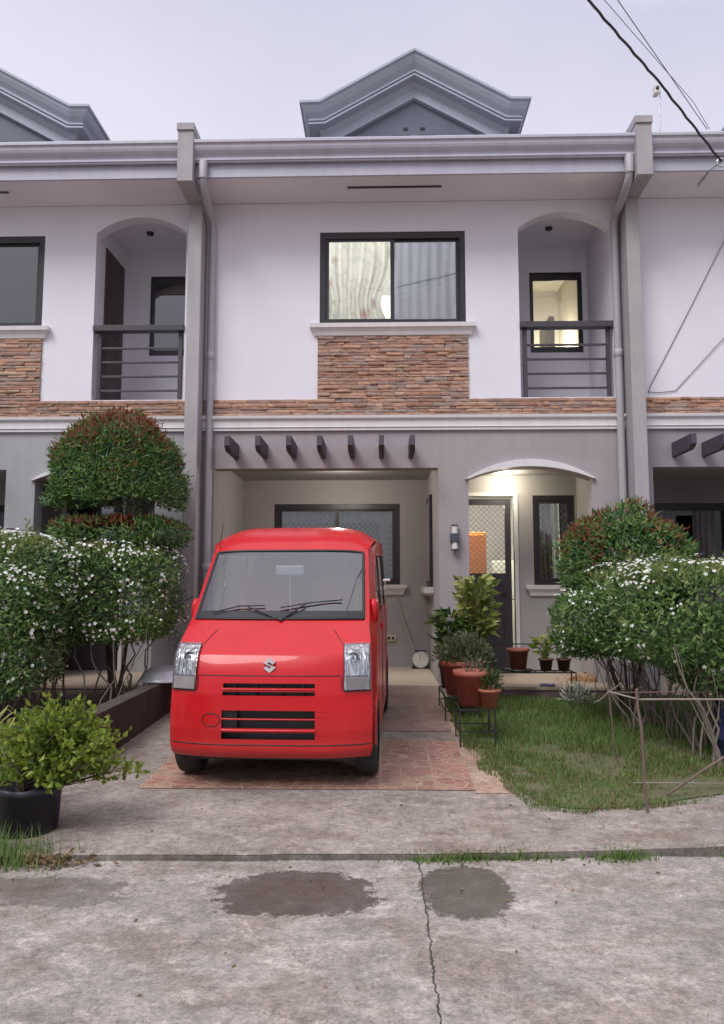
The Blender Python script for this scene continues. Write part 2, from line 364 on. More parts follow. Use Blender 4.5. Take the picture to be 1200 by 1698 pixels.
def inside(poly,x,y):
    c=False; j=len(poly)-1
    for i in range(len(poly)):
        xi,yi=poly[i]; xj,yj=poly[j]
        if (yi>y)!=(yj>y) and x<(xj-xi)*(y-yi)/(yj-yi)+xi: c=not c
        j=i
    return c
# ------------------------------------------------------------------ leaves
def leaf_cloud(P,D,L,W,fold=.22,seed=1):
    r=np.random.default_rng(seed); n=len(P)
    D=D/np.linalg.norm(D,axis=1,keepdims=True)
    Q=r.normal(size=(n,3)); S=np.cross(D,Q); S/=np.linalg.norm(S,axis=1,keepdims=True)+1e-9
    NN=np.cross(S,D); L=np.broadcast_to(L,(n,))[:,None]; W=np.broadcast_to(W,(n,))[:,None]
    mid=P+D*L*.45
    a=mid+S*W*.5+NN*W*fold; c=mid-S*W*.5+NN*W*fold; tip=P+D*L-NN*L*.08
    V=np.stack([P,c,tip,a],1).reshape(-1,3)
    i=np.arange(n)*4
    F=np.stack([np.stack([i,i+1,i+2],1),np.stack([i,i+2,i+3],1)],1).reshape(-1,3)
    return V,F
def build_np(name,V,F,mats,parent=None,mi=None,smooth=False):
    me=bpy.data.meshes.new(name)
    org=WORG.get(parent.name,Vector((0,0,0))) if parent is not None else Vector((0,0,0))
    V=V-np.array(org)
    me.from_pydata(V.tolist(),[],F.tolist())
    for m in (mats if isinstance(mats,(list,tuple)) else [mats]): me.materials.append(m)
    if mi is not None: me.polygons.foreach_set('material_index',mi.astype(np.int32))
    if smooth: me.polygons.foreach_set('use_smooth',[True]*len(F))
    o=bpy.data.objects.new(name,me); COL.objects.link(o)
    if parent is not None: o.parent=parent; WORG[o.name]=org
    return o
def shell(n,c,rad,p,seed,depth=.3,bumpa=.08,bf=3.0,zmin=None,back=.45):
    """points in the outer shell of a bumpy super-ellipsoid, with outward normals"""
    r=np.random.default_rng(seed); rad=np.array(rad); c=np.array(c)
    q=r.uniform(-1,1,size=(n*2,3))
    ar=np.array([rad[1]*rad[2],rad[0]*rad[2],rad[0]*rad[1]]); ax=r.choice(3,size=n*2,p=ar/ar.sum())
    q[np.arange(n*2),ax]=r.choice([-1,1],size=n*2)
    s=(np.abs(q)**p).sum(1)**(-1/p); u=q*s[:,None]
    nm=np.sign(u)*np.abs(u)**(p-1)/rad; nm/=np.linalg.norm(nm,axis=1,keepdims=True)
    keep=(nm[:,1]<.35)|(r.random(n*2)<back)
    u=u[keep]; nm=nm[keep]
    k=np.array([noise.noise((a*rad[0]*bf+seed,b_*rad[1]*bf,d*rad[2]*bf)) for a,b_,d in u.tolist()])
    k2=np.array([noise.noise((a*rad[0]*bf*3.3+seed,b_*rad[1]*bf*3.3,d*rad[2]*bf*3.3)) for a,b_,d in u.tolist()])
    t=1+bumpa*k*1.3+bumpa*.5*k2-depth*r.random(len(u))**2.2+np.where(r.random(len(u))<.07,.09*r.random(len(u)),0)
    P=c+u*rad*t[:,None]
    if zmin is not None:
        kk=P[:,2]>zmin+.04*np.sin(P[:,0]*9); P=P[kk]; nm=nm[kk]
    return P[:n],nm[:n]
def foliage(name,parent,parts,L,W,mats,seed,red=None,up=.35,jit=.8,curl=0):
    """parts: list of (P,nm). red: function(P,nm,r)->mask of red leaves (second material)"""
    P=np.concatenate([a for a,_ in parts]); nm=np.concatenate([b_ for _,b_ in parts]); r=np.random.default_rng(seed)
    D=nm*.45+np.array([0,0,up])+r.normal(size=P.shape)*jit
    n=len(P); V,F=leaf_cloud(P,D,L*r.uniform(.6,1.25,n),W*r.uniform(.7,1.2,n),seed=seed)
    mi=None
    if red is not None: mi=np.repeat(red(P,nm,r).astype(int),2)
    return build_np(name,V,F,mats,parent,mi)
def stems(name,parent,m,bases,tops,r0=.014,seed=3,wig=.05,seg=7,n=5):
    b=MB(); q=random.Random(seed)
    for p,t in zip(bases,tops):
        p=Vector(p); t=Vector(t); pts=[]; rr=[]; a=r0*q.uniform(.55,1.35); ph=[q.uniform(0,6.3) for _ in range(4)]
        for i in range(seg):
            k=i/(seg-1); w=wig*math.sin(k*math.pi)
            pts.append(p.lerp(t,k)+Vector((math.sin(k*7+ph[0])*w+math.sin(k*15+ph[2])*w*.35,math.sin(k*6+ph[1])*w,math.sin(k*9+ph[3])*w*.2)))
            rr.append(a*(1-.55*k))
        b.tube(pts,rr,n)
    return b.build(name,m,parent)
def flowers(name,parent,m,parts,n,size,seed,flt=None):
    P=np.concatenate([a for a,_ in parts]); nm=np.concatenate([b_ for _,b_ in parts]); r=np.random.default_rng(seed)
    # clustered: keep points where a noise is high
    k=np.array([noise.noise((p[0]*4.2+seed,p[1]*4.2,p[2]*4.2)) for p in P.tolist()])+r.normal(size=len(P))*.4
    if flt is not None: k=np.where(flt(P,nm),k,-9)
    k=k+.45*np.clip(nm[:,2],0,1)
    idx=np.argsort(-k)[:n]; V=[];F=[]
    for i in idx:
        p=Vector(P[i]); d=Vector(nm[i])+Vector(r.normal(size=3)*.35)+Vector((0,-.15,.2)); d.normalize(); p=p+d*.03
        a=d.cross(Vector((.3,.2,1))).normalized(); c=d.cross(a); s=size*r.uniform(.7,1.2); o=len(V); V.append(p+d*.002); t0=r.uniform(0,6)
        for j in range(5):
            t=t0+j*2*math.pi/5
            for dt,rr in ((-.34,.75),(0,1.0),(.34,.75)):
                V.append(p+(a*math.cos(t+dt)+c*math.sin(t+dt))*s*rr+d*s*.18)
            F+= [(o,o+1+j*3,o+2+j*3),(o,o+2+j*3,o+3+j*3)]
    return build_np(name,np.array([tuple(v) for v in V]),np.array(F),m,parent)
bark_m=M('pale_bark',(.26,.215,.18),(.17,.14,.12),14,.85,.5,50)
bark_d=M('dark_bark',(.11,.085,.07),(.07,.055,.045),14,.9,.5,50)
hedge_m=leafmat('hedge_leaves',[(0,(0.027,0.066,0.024)),(.3,(0.066,0.140,0.043)),(.6,(0.140,0.248,0.070)),(1,(0.329,0.412,0.140))],.35)
newleaf_m=leafmat('new_hedge_leaves',[(0,(.10,.14,.035)),(.5,(.20,.25,.07)),(1,(.36,.38,.16))],.4)
top_m=leafmat('topiary_leaves',[(0,(0.026,0.073,0.029)),(.3,(0.061,0.146,0.049)),(.65,(0.130,0.244,0.065)),(1,(0.276,0.341,0.090))],.35)
red_m=leafmat('red_leaves',[(0,(.15,.04,.025)),(.5,(.25,.085,.045)),(1,(.34,.17,.07))],.4)
lime_m=leafmat('lime_leaves',[(0,(.05,.095,.015)),(.35,(.14,.21,.03)),(.7,(.28,.35,.05)),(1,(.45,.50,.10))],.45)
olive_m=leafmat('grey_green_leaves',[(0,(.05,.065,.03)),(.5,(.12,.15,.07)),(1,(.24,.26,.13))],.3)
var_m=leafmat('variegated_leaves',[(0,(.09,.13,.025)),(.4,(.22,.27,.075)),(.75,(.42,.43,.14)),(1,(.58,.55,.24))],.35)
dark_m=leafmat('dark_leaves',[(0,(0.016,0.039,0.013)),(.5,(0.046,0.098,0.026)),(1,(0.117,0.169,0.039))],.2,.3)
flower_m=M('white_petals',(.86,.86,.82),(.80,.80,.74),20,.6)
grass_m=leafmat('grass_blades',[(0,(.045,.10,.022)),(.35,(.105,.20,.042)),(.7,(.18,.26,.07)),(1,(.33,.32,.15))],.4,.6)
dry_m=leafmat('dry_leaves',[(0,(.10,.06,.03)),(.5,(.20,.13,.065)),(1,(.32,.24,.13))],.3,.8)
terra_m=M('terracotta',(.34,.10,.065),(.27,.075,.05),7,.6,.1,40)
terra2_m=M('orange_terracotta',(.40,.15,.085),(.33,.11,.06),7,.6,.1,40)
brownpot_m=M('brown_plastic',(.11,.05,.035),(.08,.035,.025),7,.5)
blackpot_m=M('black_plastic',(.018,.017,.028),(.03,.028,.045),4,.42)
# ------------------------------------------------------------------ houses
U=5.41; F=9.4; P_=9.1
def arc(x0,x1,z0,rise,n=16):
    """points of a shallow arch from (x0,z0) over to (x1,z0)"""
    w=(x1-x0)/2; r=(w*w+rise*rise)/(2*rise); cx=(x0+x1)/2; cz=z0+rise-r; a=math.asin(w/r)
    return [(cx+r*math.sin(-a+2*a*i/n),cz+r*math.cos(-a+2*a*i/n)) for i in range(n+1)]
def sashes(root,name,x0,x1,z0,z1,y,fm,gm,n=2,fw=.055,depth=.09,sill=None,grille=False,trim=None,off=0):
    """sliding window in a front facing opening: frame mesh with panes, sill and grille as sub-parts"""
    b=MB()
    b.poly([(x0,z0),(x1,z0),(x1,z1),(x0,z1)],[[(x0+fw,z0+fw*.8),(x1-fw,z0+fw*.8),(x1-fw,z1-fw*1.2),(x0+fw,z1-fw*1.2)]],y+.012,y+depth)
    w=(x1-x0-2*fw)/n
    for i in range(n):
        a=x0+fw+w*i-(.02 if i else 0); c=x0+fw+w*(i+1)+(.02 if i<n-1 else 0); yy=y+.03+.028*(i%2)
        b.poly([(a+.001,z0+fw*.8+.001),(c-.001,z0+fw*.8+.001),(c-.001,z1-fw*1.2-.001),(a+.001,z1-fw*1.2-.001)],[[(a+.045,z0+.09),(c-.045,z0+.09),(c-.045,z1-.11),(a+.045,z1-.11)]],yy,yy+.024)
    fr=b.build(name,fm,root)
    for i in range(n):
        a=x0+fw+w*i+.015; c=x0+fw+w*(i+1)-.015; yy=y+.03+.028*(i%2)+.010
        g=gm[i] if isinstance(gm,(list,tuple)) else gm
        MB().box(a,c,yy,yy+.005,z0+.07,z1-.09).build('pane',g,fr)
    if sill:
        q=MB().mold(x0-sill[0],x1+sill[0],y,[(z0-.15,.02),(z0-.145,.035),(z0-.10,.05),(z0-.06,.075),(z0-.055,.09),(z0-.004,.095),(z0-.001,.09)]) 
        q.build('sill',trim,fr)
    if grille:
        b=MB(); st=.085; yy=y+depth+.02; H=z1-z0-.12; Wd=x1-x0-.1
        k=-H
        while k<Wd:
            xa=max(k,0); za=max(0,-k); L=min(Wd-xa,H-za)
            if L>.02:
                b.bar((x0+.05+xa,yy,z0+.06+za),(x0+.05+xa+L,yy,z0+.06+za+L),.007,.007,up=(0,1,0))
                b.bar((x1-.05-xa,yy+.008,z0+.06+za),(x1-.05-xa-L,yy+.008,z0+.06+za+L),.007,.007,up=(0,1,0))
            k+=st
        b.build('grille',grille_m,fr)
    return fr
def curtain(name,x0,x1,y,z0,z1,m,label,waves=9,amp=.03,gather=None,group=None,seed=0):
    V=[];Fc=[];nx=waves*8;nz=14
    for j in range(nz+1):
        t=j/nz
        for i in range(nx+1):
            u=i/nx; x=x0+(x1-x0)*u
            if gather:
                gx,gk=gather; k=math.exp(-((t-.35)/.22)**2)*gk; x=x+(gx-x)*k
            V.append((x,y+amp*math.sin(u*waves*2*math.pi+seed+.6*math.sin(t*4))*(1-.3*t)+.012*math.sin(u*31+t*6+seed),z0+(z1-z0)*t))
    for j in range(nz):
        for i in range(nx): k=j*(nx+1)+i; Fc.append((k,k+1,k+nx+2,k+nx+1))
    b=MB(); b.add(V,Fc,0,True); o=b.build(name,m); return tag(o,label,'curtain',group)
def cloth(name,stops,trans=.5,pat=None):
    m=bpy.data.materials.new(name); m.use_nodes=True; nt=m.node_tree; b=nt.nodes['Principled BSDF']; MATS[name]=m
    v=pos(nt)
    if pat:
        vo=nt.nodes.new('ShaderNodeTexVoronoi'); vo.inputs['Scale'].default_value=pat; nt.links.new(v,vo.inputs['Vector'])
        f=math_(nt,'MULTIPLY_ADD',math_(nt,'SUBTRACT',noise_(nt,v,11,5),.5),.55,vo.outputs['Distance'])
    else: f=noise_(nt,pos(nt,(1,1,.4)),6,5)
    c=ramp(nt,f,stops).outputs['Color']; nt.links.new(c,b.inputs['Base Color']); b.inputs['Roughness'].default_value=.9
    t=nt.nodes.new('ShaderNodeBsdfTranslucent'); nt.links.new(c,t.inputs['Color'])
    mx=nt.nodes.new('ShaderNodeMixShader'); mx.inputs[0].default_value=trans
    nt.links.new(b.outputs[0],mx.inputs[1]); nt.links.new(t.outputs[0],mx.inputs[2]); nt.links.new(mx.outputs[0],nt.nodes['Material Output'].inputs['Surface'])
    return m
def stonework(root,ox,seed):
    q=random.Random(seed); b=MB()
    def fill(x0,x1,z0,z1):
        z=z0
        while z<z1-.004:
            h=q.uniform(.026,.055); h=min(h,z1-z)
            if z1-(z+h)<.02: h=z1-z
            x=x0
            while x<x1-.004:
                w=q.choice([q.uniform(.07,.16),q.uniform(.12,.36)]); 
                if x1-(x+w)<.05: w=x1-x
                p=q.uniform(.016,.036); g=.0016
                n=max(1,int(w/.07)); vs=[];fs=[]
                # rough-faced stone: bumpy top/bottom edges and face
                for i in range(n+1):
                    xx=x+g+(w-2*g)*i/n; e=q.uniform(-.003,.003); pp=p+q.uniform(-.007,.007)
                    vs+= [(ox+xx,F,z+g+e),(ox+xx,F-pp*.75,z+g+e),(ox+xx,F-pp,z+h*.3),(ox+xx,F-pp+q.uniform(-.004,.004),z+h*.75),(ox+xx,F-pp*.8,z+h-g+e),(ox+xx,F,z+h-g+e)]
                for i in range(n):
                    for j in range(5): a=i*6+j; fs.append((a,a+6,a+7,a+1))
                fs.append((5,4,3,2,1,0)); a=n*6; fs.append((a,a+1,a+2,a+3,a+4,a+5))
                fs=[f[::-1] for f in fs]
                b.add(vs,fs); x+=w
            z+=h
    fill(-2.24,2.99,3.636,3.85); fill(-.81,1.08,3.852,4.66)
    o=b.build('stone_cladding',stone_m,root)
    MB().box(ox-2.24,ox+2.99,F-.006,F-.001,3.64,3.845).box(ox-.808,ox+1.078,F-.006,F-.001,3.85,4.655).build('mortar',stone_back,o)
def sweep(path,prof,m,name,root):
    """profile (drop below the path, y) swept along an x-z polyline with mitres"""
    pts=[Vector((p[0],0,p[1])) for p in path]; n=len(pts); dirs=[]
    for i in range(n):
        a=(pts[i]-pts[i-1]).normalized() if i else (pts[1]-pts[0]).normalized()
        c=(pts[i+1]-pts[i]).normalized() if i<n-1 else a
        n1=Vector((a.z,0,-a.x)); n2=Vector((c.z,0,-c.x)); m_=(n1+n2).normalized(); dirs.append(m_/max(.3,m_.dot(n1)))
    b=MB(); vs=[];fs=[];k=len(prof)
    for i in range(n):
        for d,y in prof: q=pts[i]+dirs[i]*d; vs.append((q.x,y,q.z))
    for i in range(n-1):
        for j in range(k-1): a=i*k+j; fs.append((a,a+k,a+k+1,a+1))
    b.add(vs,fs); return b
def house(n):
    ox=n*U; first=n==0
    lower={-1:paint_g,0:paint_t,1:paint_p}[n]
    label={-1:'left neighbouring terrace house with grey lower wall, behind the tall clipped tree',
           0:'middle terrace house with taupe lower wall and lit arched porch, behind the red van',
           1:'right neighbouring terrace house with dark unlit carport behind the right hedge'}[n]
    root=thing('row_house',label,'house',(ox+.3,F,.25),0,'terrace houses in the row')
    X=lambda v: ox+v
    # upper wall with window and arched balcony opening
    b=MB(); W=lambda l:[(X(x),z) for x,z in l]
    balc=[(1.73,3.862),(2.9,3.862)]+[p for p in arc(1.73,2.9,6.06,.21)][::-1]
    b.poly(W([(-2.25,3.6),(3.0,3.6),(3.0,6.43),(-2.25,6.43)]),[W([(-.79,4.81),(1.06,4.81),(1.06,6.035),(-.79,6.035)]),W(balc)],F,F+.18)
    b.build('upper_wall',paint_w,root)
    # lower wall: carport opening and arched porch opening
    ar=arc(1.06,2.58,2.84,.15)
    b=MB(); b.poly(W([(-2.25,.1),(-2.09,.1),(-2.09,2.98),(.69,2.98),(.69,.1),(1.06,.1)]+ar+[(2.58,.1),(3.0,.1),(3.0,3.598),(-2.25,3.598)]),[],F,F+.22)
    b.build('lower_wall',lower,root)
    MB().mold(X(-2.245),X(2.995),F,[(3.45,.012),(3.452,.035),(3.485,.035),(3.492,.05),(3.50,.042),(3.575,.042),(3.585,.06),(3.60,.075),(3.632,.08),(3.635,.07)],ends=False).build('belt_course',trim_m,root)
    stonework(root,ox,40+n)
    # arch trim
    o_=arc(1.015,2.625,2.83,.25); i_=arc(1.06,2.58,2.84,.15)
    b=MB(); b.poly(W(i_+o_[::-1]),[],F-.05,F-.001); b.build('arch_trim',trim_m,root,bevel=.006)
    # upper window
    gl=(g_lit,g_refl) if first else g_dark
    sashes(root,'window',X(-.79),X(1.06),4.81,6.035,F,frame_m,gl,2,.07,.10,(.025,),trim=trim_m)
    # balcony
    bz0,bz1,by=3.84,6.33,10.55
    b=MB(); b.room(X(1.73),X(2.9),F+.181,by,bz0,bz1,skip='fk')
    b.poly(W([(1.73,bz0),(2.9,bz0),(2.9,bz1),(1.73,bz1)]),[W([(2.09,4.79),(2.83,4.79),(2.83,5.96),(2.09,5.96)])],by,by+.1)
    b.build('balcony_recess',paint_w,root)
    sashes(root,'window',X(2.09),X(2.83),4.79,5.96,by,frame_m,g_lit if first else g_dark,1,.012,.08)
    d=MB(); d.box(X(1.732),X(1.75),F+.33,by-.12,bz0+.01,6.02); dd=d.build('balcony_door',brown_door,root)
    d=MB()
    for (y0,y1,z0,z1) in ((F+.40,by-.19,bz0+.15,4.75),(F+.40,by-.19,4.9,5.9)): d.box(X(1.75),X(1.756),y0,y1,z0,z1)
    d.build('panel',brown_door,dd)
    # railing
    b=MB(); zt=4.83; yr=F+.06
    b.box(X(1.732),X(2.898),F-.03,F+.10,zt-.075,zt)
    for px in (1.80,2.84): b.box(X(px)-.025,X(px)+.025,yr-.025,yr+.025,3.87,zt-.076)
    for k in range(4): z=3.98+k*.185; b.box(X(1.826),X(2.814),yr-.012,yr+.012,z,z+.027)
    b.build('railing',rail_m,root,bevel=.004)
    MB().lathe((X(2.25),F+.55,bz1-.002),[(.0,-.03),(.045,-.03),(.05,0)],14).build('downlight',black_m if not first else frame_m,root)
    # carport recess
    gz0,gz1,gy=.335,3.14,11.6
    b=MB(); b.room(X(-2.13),X(.69),F+.221,gy,gz0,gz1,skip='fkb')
    b.poly(W([(-2.13,gz0),(.69,gz0),(.69,gz1),(-2.13,gz1)]),[W([(-1.65,1.55),(.265,1.55),(.265,2.775),(-1.65,2.775)])],gy,gy+.1)
    b.build('carport_recess',recess_p if first else lower,root)
    MB().box(X(-2.13),X(.69),F+.02,gy,.15,gz0).build('carport_floor',step_m,root,bevel=.01)
    MB().box(X(-.55),X(.05),F+.03,F+1.0,gz0+.002,gz0+.008).build('floor_tile',slab_m,root) if first else None
    sashes(root,'window',X(-1.65),X(.265),1.55,2.775,gy,frame_m,g_win if first else g_dim,2,.07,.08,(.01,),grille=first,trim=trim_m)
    # narrow side window of the carport
    b=MB(); b.box(X(.655),X(.688),10.55,11.5,1.52,2.79); w=b.build('side_window',frame_m,root)
    MB().box(X(.648),X(.656),10.62,11.43,1.6,2.72).build('pane',g_dark,w)
    MB().box(X(.60),X(.689),10.5,11.55,1.40,1.43).box(X(.57),X(.689),10.46,11.58,1.43,1.515).build('sill',trim_m,w)
    # porch recess
    py=10.5; pz0,pz1=.37,3.04
    b=MB(); b.room(X(.80),X(2.66),F+.221,py,pz0,pz1,skip='fkb')
    b.poly(W([(.80,pz0),(2.66,pz0),(2.66,pz1),(.80,pz1)]),[W([(1.02,pz0+.01),(1.80,pz0+.01),(1.80,2.755),(1.02,2.755)]),W([(2.06,1.54),(2.63,1.54),(2.63,2.765),(2.06,2.765)])],py,py+.1)
    b.build('porch_recess',recess_p if first else lower,root)
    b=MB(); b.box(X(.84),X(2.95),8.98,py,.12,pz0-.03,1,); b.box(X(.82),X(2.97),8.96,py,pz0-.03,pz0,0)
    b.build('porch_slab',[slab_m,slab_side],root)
    MB().box(X(1.065),X(2.575),F-.0,F+.0,0,0) 
    sashes(root,'window',X(2.06),X(2.63),1.54,2.765,py,frame_m,g_win if first else g_dim,1,.05,.08,(.03,),grille=first,trim=trim_m)
    # front door
    b=MB(); b.poly(W([(1.05,pz0+.015),(1.76,pz0+.015),(1.76,2.72),(1.05,2.72)]),[W([(1.13,1.70),(1.68,1.70),(1.68,2.64),(1.13,2.64)])],py+.03,py+.075)
    b.poly(W([(1.12,.5),(1.69,.5),(1.69,1.58),(1.12,1.58)]),[W([(1.16,.54),(1.65,.54),(1.65,1.54),(1.16,1.54)])],py+.022,py+.0295)
    dr=b.build('front_door',door_m,root)
    MB().box(X(1.125),X(1.685),py+.05,py+.056,1.695,2.645).build('door_glass',g_lit if first else g_dark,dr)
    b=MB(); st=.075; x0,x1,z0,z1=X(1.13),X(1.68),1.70,2.64; H=z1-z0; Wd=x1-x0; k=-H
    while k<Wd:
        xa=max(k,0); za=max(0,-k); L=min(Wd-xa,H-za)
        if L>.02:
            b.bar((x0+xa,py+.066,z0+za),(x0+xa+L,py+.066,z0+za+L),.006,.006,up=(0,1,0)); b.bar((x1-xa,py+.07,z0+za),(x1-xa-L,py+.07,z0+za+L),.006,.006,up=(0,1,0))
        k+=st
    b.build('door_grille',iron_grey,dr)
    MB().tube([(X(1.66),py+.02,1.42),(X(1.66),py-.02,1.42),(X(1.61),py-.025,1.42)],.011,8).build('handle',black_m,dr)
    b=MB(); b.poly(W([(.97,pz0+.002),(1.02,pz0+.002),(1.02,2.755),(1.80,2.755),(1.80,pz0+.002),(1.85,pz0+.002),(1.85,2.805),(.97,2.805)]),[],py-.025,py+.06)
    b.build('door_casing',trim_m,root)
    dl=MB().lathe((X(1.66),10.22,pz1-.004),[(0,-.012),(.055,-.012),(.075,-.006),(.08,0)],20); dl.build('downlight',lamp_on if first else trim_m,root)
    # rafter tails over the carport
    for i in range(7):
        x=X(-1.85+.362*i); MB().poly([(8.84,3.13),(8.80,3.16),(8.80,3.275),(F,3.275),(F,3.105),(8.9,3.105)],[],x,x+.062,plane='yz').build('rafter_tail',rafter_m,root)
    # eave: gutter, fascia, soffit
    prof=[(9.0,6.83),(8.60,6.83),(8.595,6.82),(8.595,6.79),(8.613,6.78),(8.618,6.765),(8.62,6.74),(8.632,6.71),(8.652,6.685),(8.675,6.662),(8.685,6.645),(8.685,6.632),(8.665,6.626),(8.665,6.604),(8.68,6.598),(8.68,6.585),(8.70,6.58),(8.735,6.60)]
    b=MB(); x0,x1=X(-2.245),X(3.05); k=len(prof)
    b.add([(x0,y,z) for y,z in prof]+[(x1,y,z) for y,z in prof],[(i,i+1,k+i+1,k+i) for i in range(k-1)]+[tuple(range(k))[::-1],tuple(range(k,2*k))])
    b.build('gutter',gutter_m,root)
    MB().box(x0,x1,8.736,8.766,6.425,6.82).build('fascia',gutter_m,root)
    MB().box(x0,x1,8.767,F+.17,6.435,6.46).build('soffit',soffit_m,root)
    MB().box(X(-.42),X(.74),9.01,9.045,6.424,6.4345).build('soffit_vent',frame_m,root)
    # roof
    MB().poly([(8.9,6.85),(12.6,8.20),(16.0,7.0),(16.0,6.9),(12.6,8.10),(8.9,6.75)],[],X(-2.4),X(3.0),plane='yz').build('roof',roof_m,root)
    MB().box(X(-2.3),X(3.0),15.6,15.75,.1,7.0).build('rear_wall',paint_w,root)
    # dormer pediment
    PRF=[(0,9.9),(0,9.13),(.03,9.13),(.04,9.16),(.07,9.165),(.12,9.20),(.165,9.25),(.19,9.26),(.19,9.235),(.21,9.235),(.21,9.26),(.235,9.26),(.235,9.235),(.255,9.235),(.26,9.36),(.33,9.40),(.33,9.385),(.44,9.385),(.445,9.44)]
    cx=X(.425)+n*.22; pth=[(cx-1.465,7.66),(cx-1.215,7.665),(cx,8.345),(cx+1.215,7.665),(cx+1.465,7.66)]
    b=sweep(pth,PRF,ped_m,'',root)
    kk=len(PRF)
    for i in range(len(b.v)):
        pi,j=divmod(i,kk)
        if pi in (0,4): b.v[i]=(cx+(1 if pi else -1)*(1.465-(min(PRF[j][1],9.5)-9.13)),b.v[i][1],b.v[i][2])
    for sg in (-1,1):
        vv=[(cx+sg*(1.465-(y-9.13)),y,7.66-d) for d,y in PRF[1:]]; vv.append((vv[-1][0],9.44,6.95)); m2=len(vv)
        fs=[(q_,q_+1,m2+q_+1,m2+q_) for q_ in range(m2-1)]
        b.add(vv+[(x,12.3,z) for x,y,z in vv],fs if sg<0 else [f[::-1] for f in fs])
    b.box(cx-1.15,cx+1.15,9.445,12,6.95,7.3)
    pd=b.build('pediment',ped_m,root)
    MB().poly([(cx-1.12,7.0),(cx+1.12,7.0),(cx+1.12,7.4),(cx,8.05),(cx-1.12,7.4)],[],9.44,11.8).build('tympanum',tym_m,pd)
    b=MB()
    for s in (-1,1): b.box(cx+s*.17-.12,cx+s*.17+.12,9.43,9.439,7.33,7.355); b.box(cx+s*.11-.03,cx+s*.11+.03,9.43,9.439,7.43,7.46)
    b.build('vent',black_m,pd)
    # right hand party pillar with corbel and fire wall
    b=MB(); b.box(X(3.002),X(3.168),P_,F+.2,.0,6.29); b.build('pillar',pillar_m,root,bevel=.008)
    b=MB(); b.poly([(8.58,6.30),(F+.2,6.27),(F+.2,7.2),(8.75,7.0),(8.58,6.99)],[],X(2.985),X(3.168),plane='yz'); b.poly([(8.56,6.93),(8.9,6.94),(8.9,7.03),(8.56,7.02)],[],X(2.975),X(3.178),plane='yz')
    b.build('corbel',pillar_m,root,bevel=.006)
    MB().poly([(F,6.5),(15.7,6.5),(15.7,7.15),(12.6,8.4),(F,7.2)],[],X(3.0),X(3.15),plane='yz').build('fire_wall',pillar_m,root)
    # downpipes, one at each end
    for s,xw,xe in [p for p in ((1,-2.155,-2.14),(-1,2.93,2.93)) if not (n==1 and p[0]==1) and not (n==-1 and p[0]==-1)]:
        xe=X(xe); xw=X(xw)
        pts=[(xe,8.69,6.56),(xe,8.69,6.40),(xe,8.72,6.33),(xe,8.80,6.28),(xw,9.24,6.16),(xw,9.32,6.10),(xw,9.345,6.02),(xw,9.345,.15)]
        b=MB(); b.tube(pts,.047,12); b.lathe((xe,8.69,6.42),[(.053,-.04),(.055,.17),(.03,.2),(.0,.20)],12)
        for z in (1.75,4.4): b.lathe((xw,9.345,z),[(.047,-.05),(.054,-.045),(.054,.045),(.047,.05)],12)
        b.build('downpipe',pipe_m,root)
    # rooms behind the glass
    b=MB(); b.room(X(-1.65),X(1.70),F+.182,12.6,3.75,6.45); b.build('bedroom',room_m if first else room_dark,root)
    b=MB(); b.room(X(1.71),X(2.95),by+.102,12.5,3.75,6.45); b.build('stair_room',room_green if first else room_dark,root)
    if first: MB().box(X(2.50),X(2.58),11.2,11.9,3.76,5.55).build('stair_post',room_green,root)
    b=MB(); b.room(X(-2.13),X(.69),gy+.102,14.6,.33,3.2); b.build('living_room',room_dark,root)
    b=MB(); b.room(X(.74),X(2.98),py+.102,14.6,.33,3.2); b.build('dining_room',room_m if first else room_dark,root)
    return root
houses={n:house(n) for n in (-1,0,1)}
H0=houses[0]
def point(name,loc,energy,col,rad,parent):
    l=bpy.data.lights.new(name,'POINT'); l.energy=energy; l.color=col; l.shadow_soft_size=rad
    o=bpy.data.objects.new(name,l); COL.objects.link(o); o.location=Vector(loc)-WORG[parent.name]; o.parent=parent; return o
# lit lamps of the middle house (seen lit or inferred from their glow)
b=MB(); b.lathe((-.55,10.25,3.136),[(0,-.03),(.07,-.03),(.085,-.02),(.09,0)],18); b.build('carport_lamp',lamp_on,H0)
point('carport_light',(-.55,10.35,3.03),19,(1,.91,.80),.06,H0)
point('porch_light',(1.66,10.2,2.95),10,(1,.93,.70),.05,H0)
point('bedroom_light',(-.35,11.2,6.15),92,(.96,1,.96),.12,H0)
MB().lathe((-.35,11.2,6.445),[(0,-.09),(.10,-.09),(.15,-.05),(.16,0)],18).build('bedroom_lamp',lamp_room,H0)
point('stair_light',(2.66,11.9,5.2),34,(1,.97,.80),.12,H0)
point('dining_light',(1.5,12.0,2.9),80,(1,.98,.86),.1,H0)
for dx in (0,.24): MB().lathe((1.30+dx,12.3,3.195),[(0,-.07),(.055,-.07),(.07,-.03),(.07,0)],16).build('dining_lamp',lamp_room,H0)
point('living_light',(-1.2,13.6,2.9),5,(1,.93,.8),.1,H0)
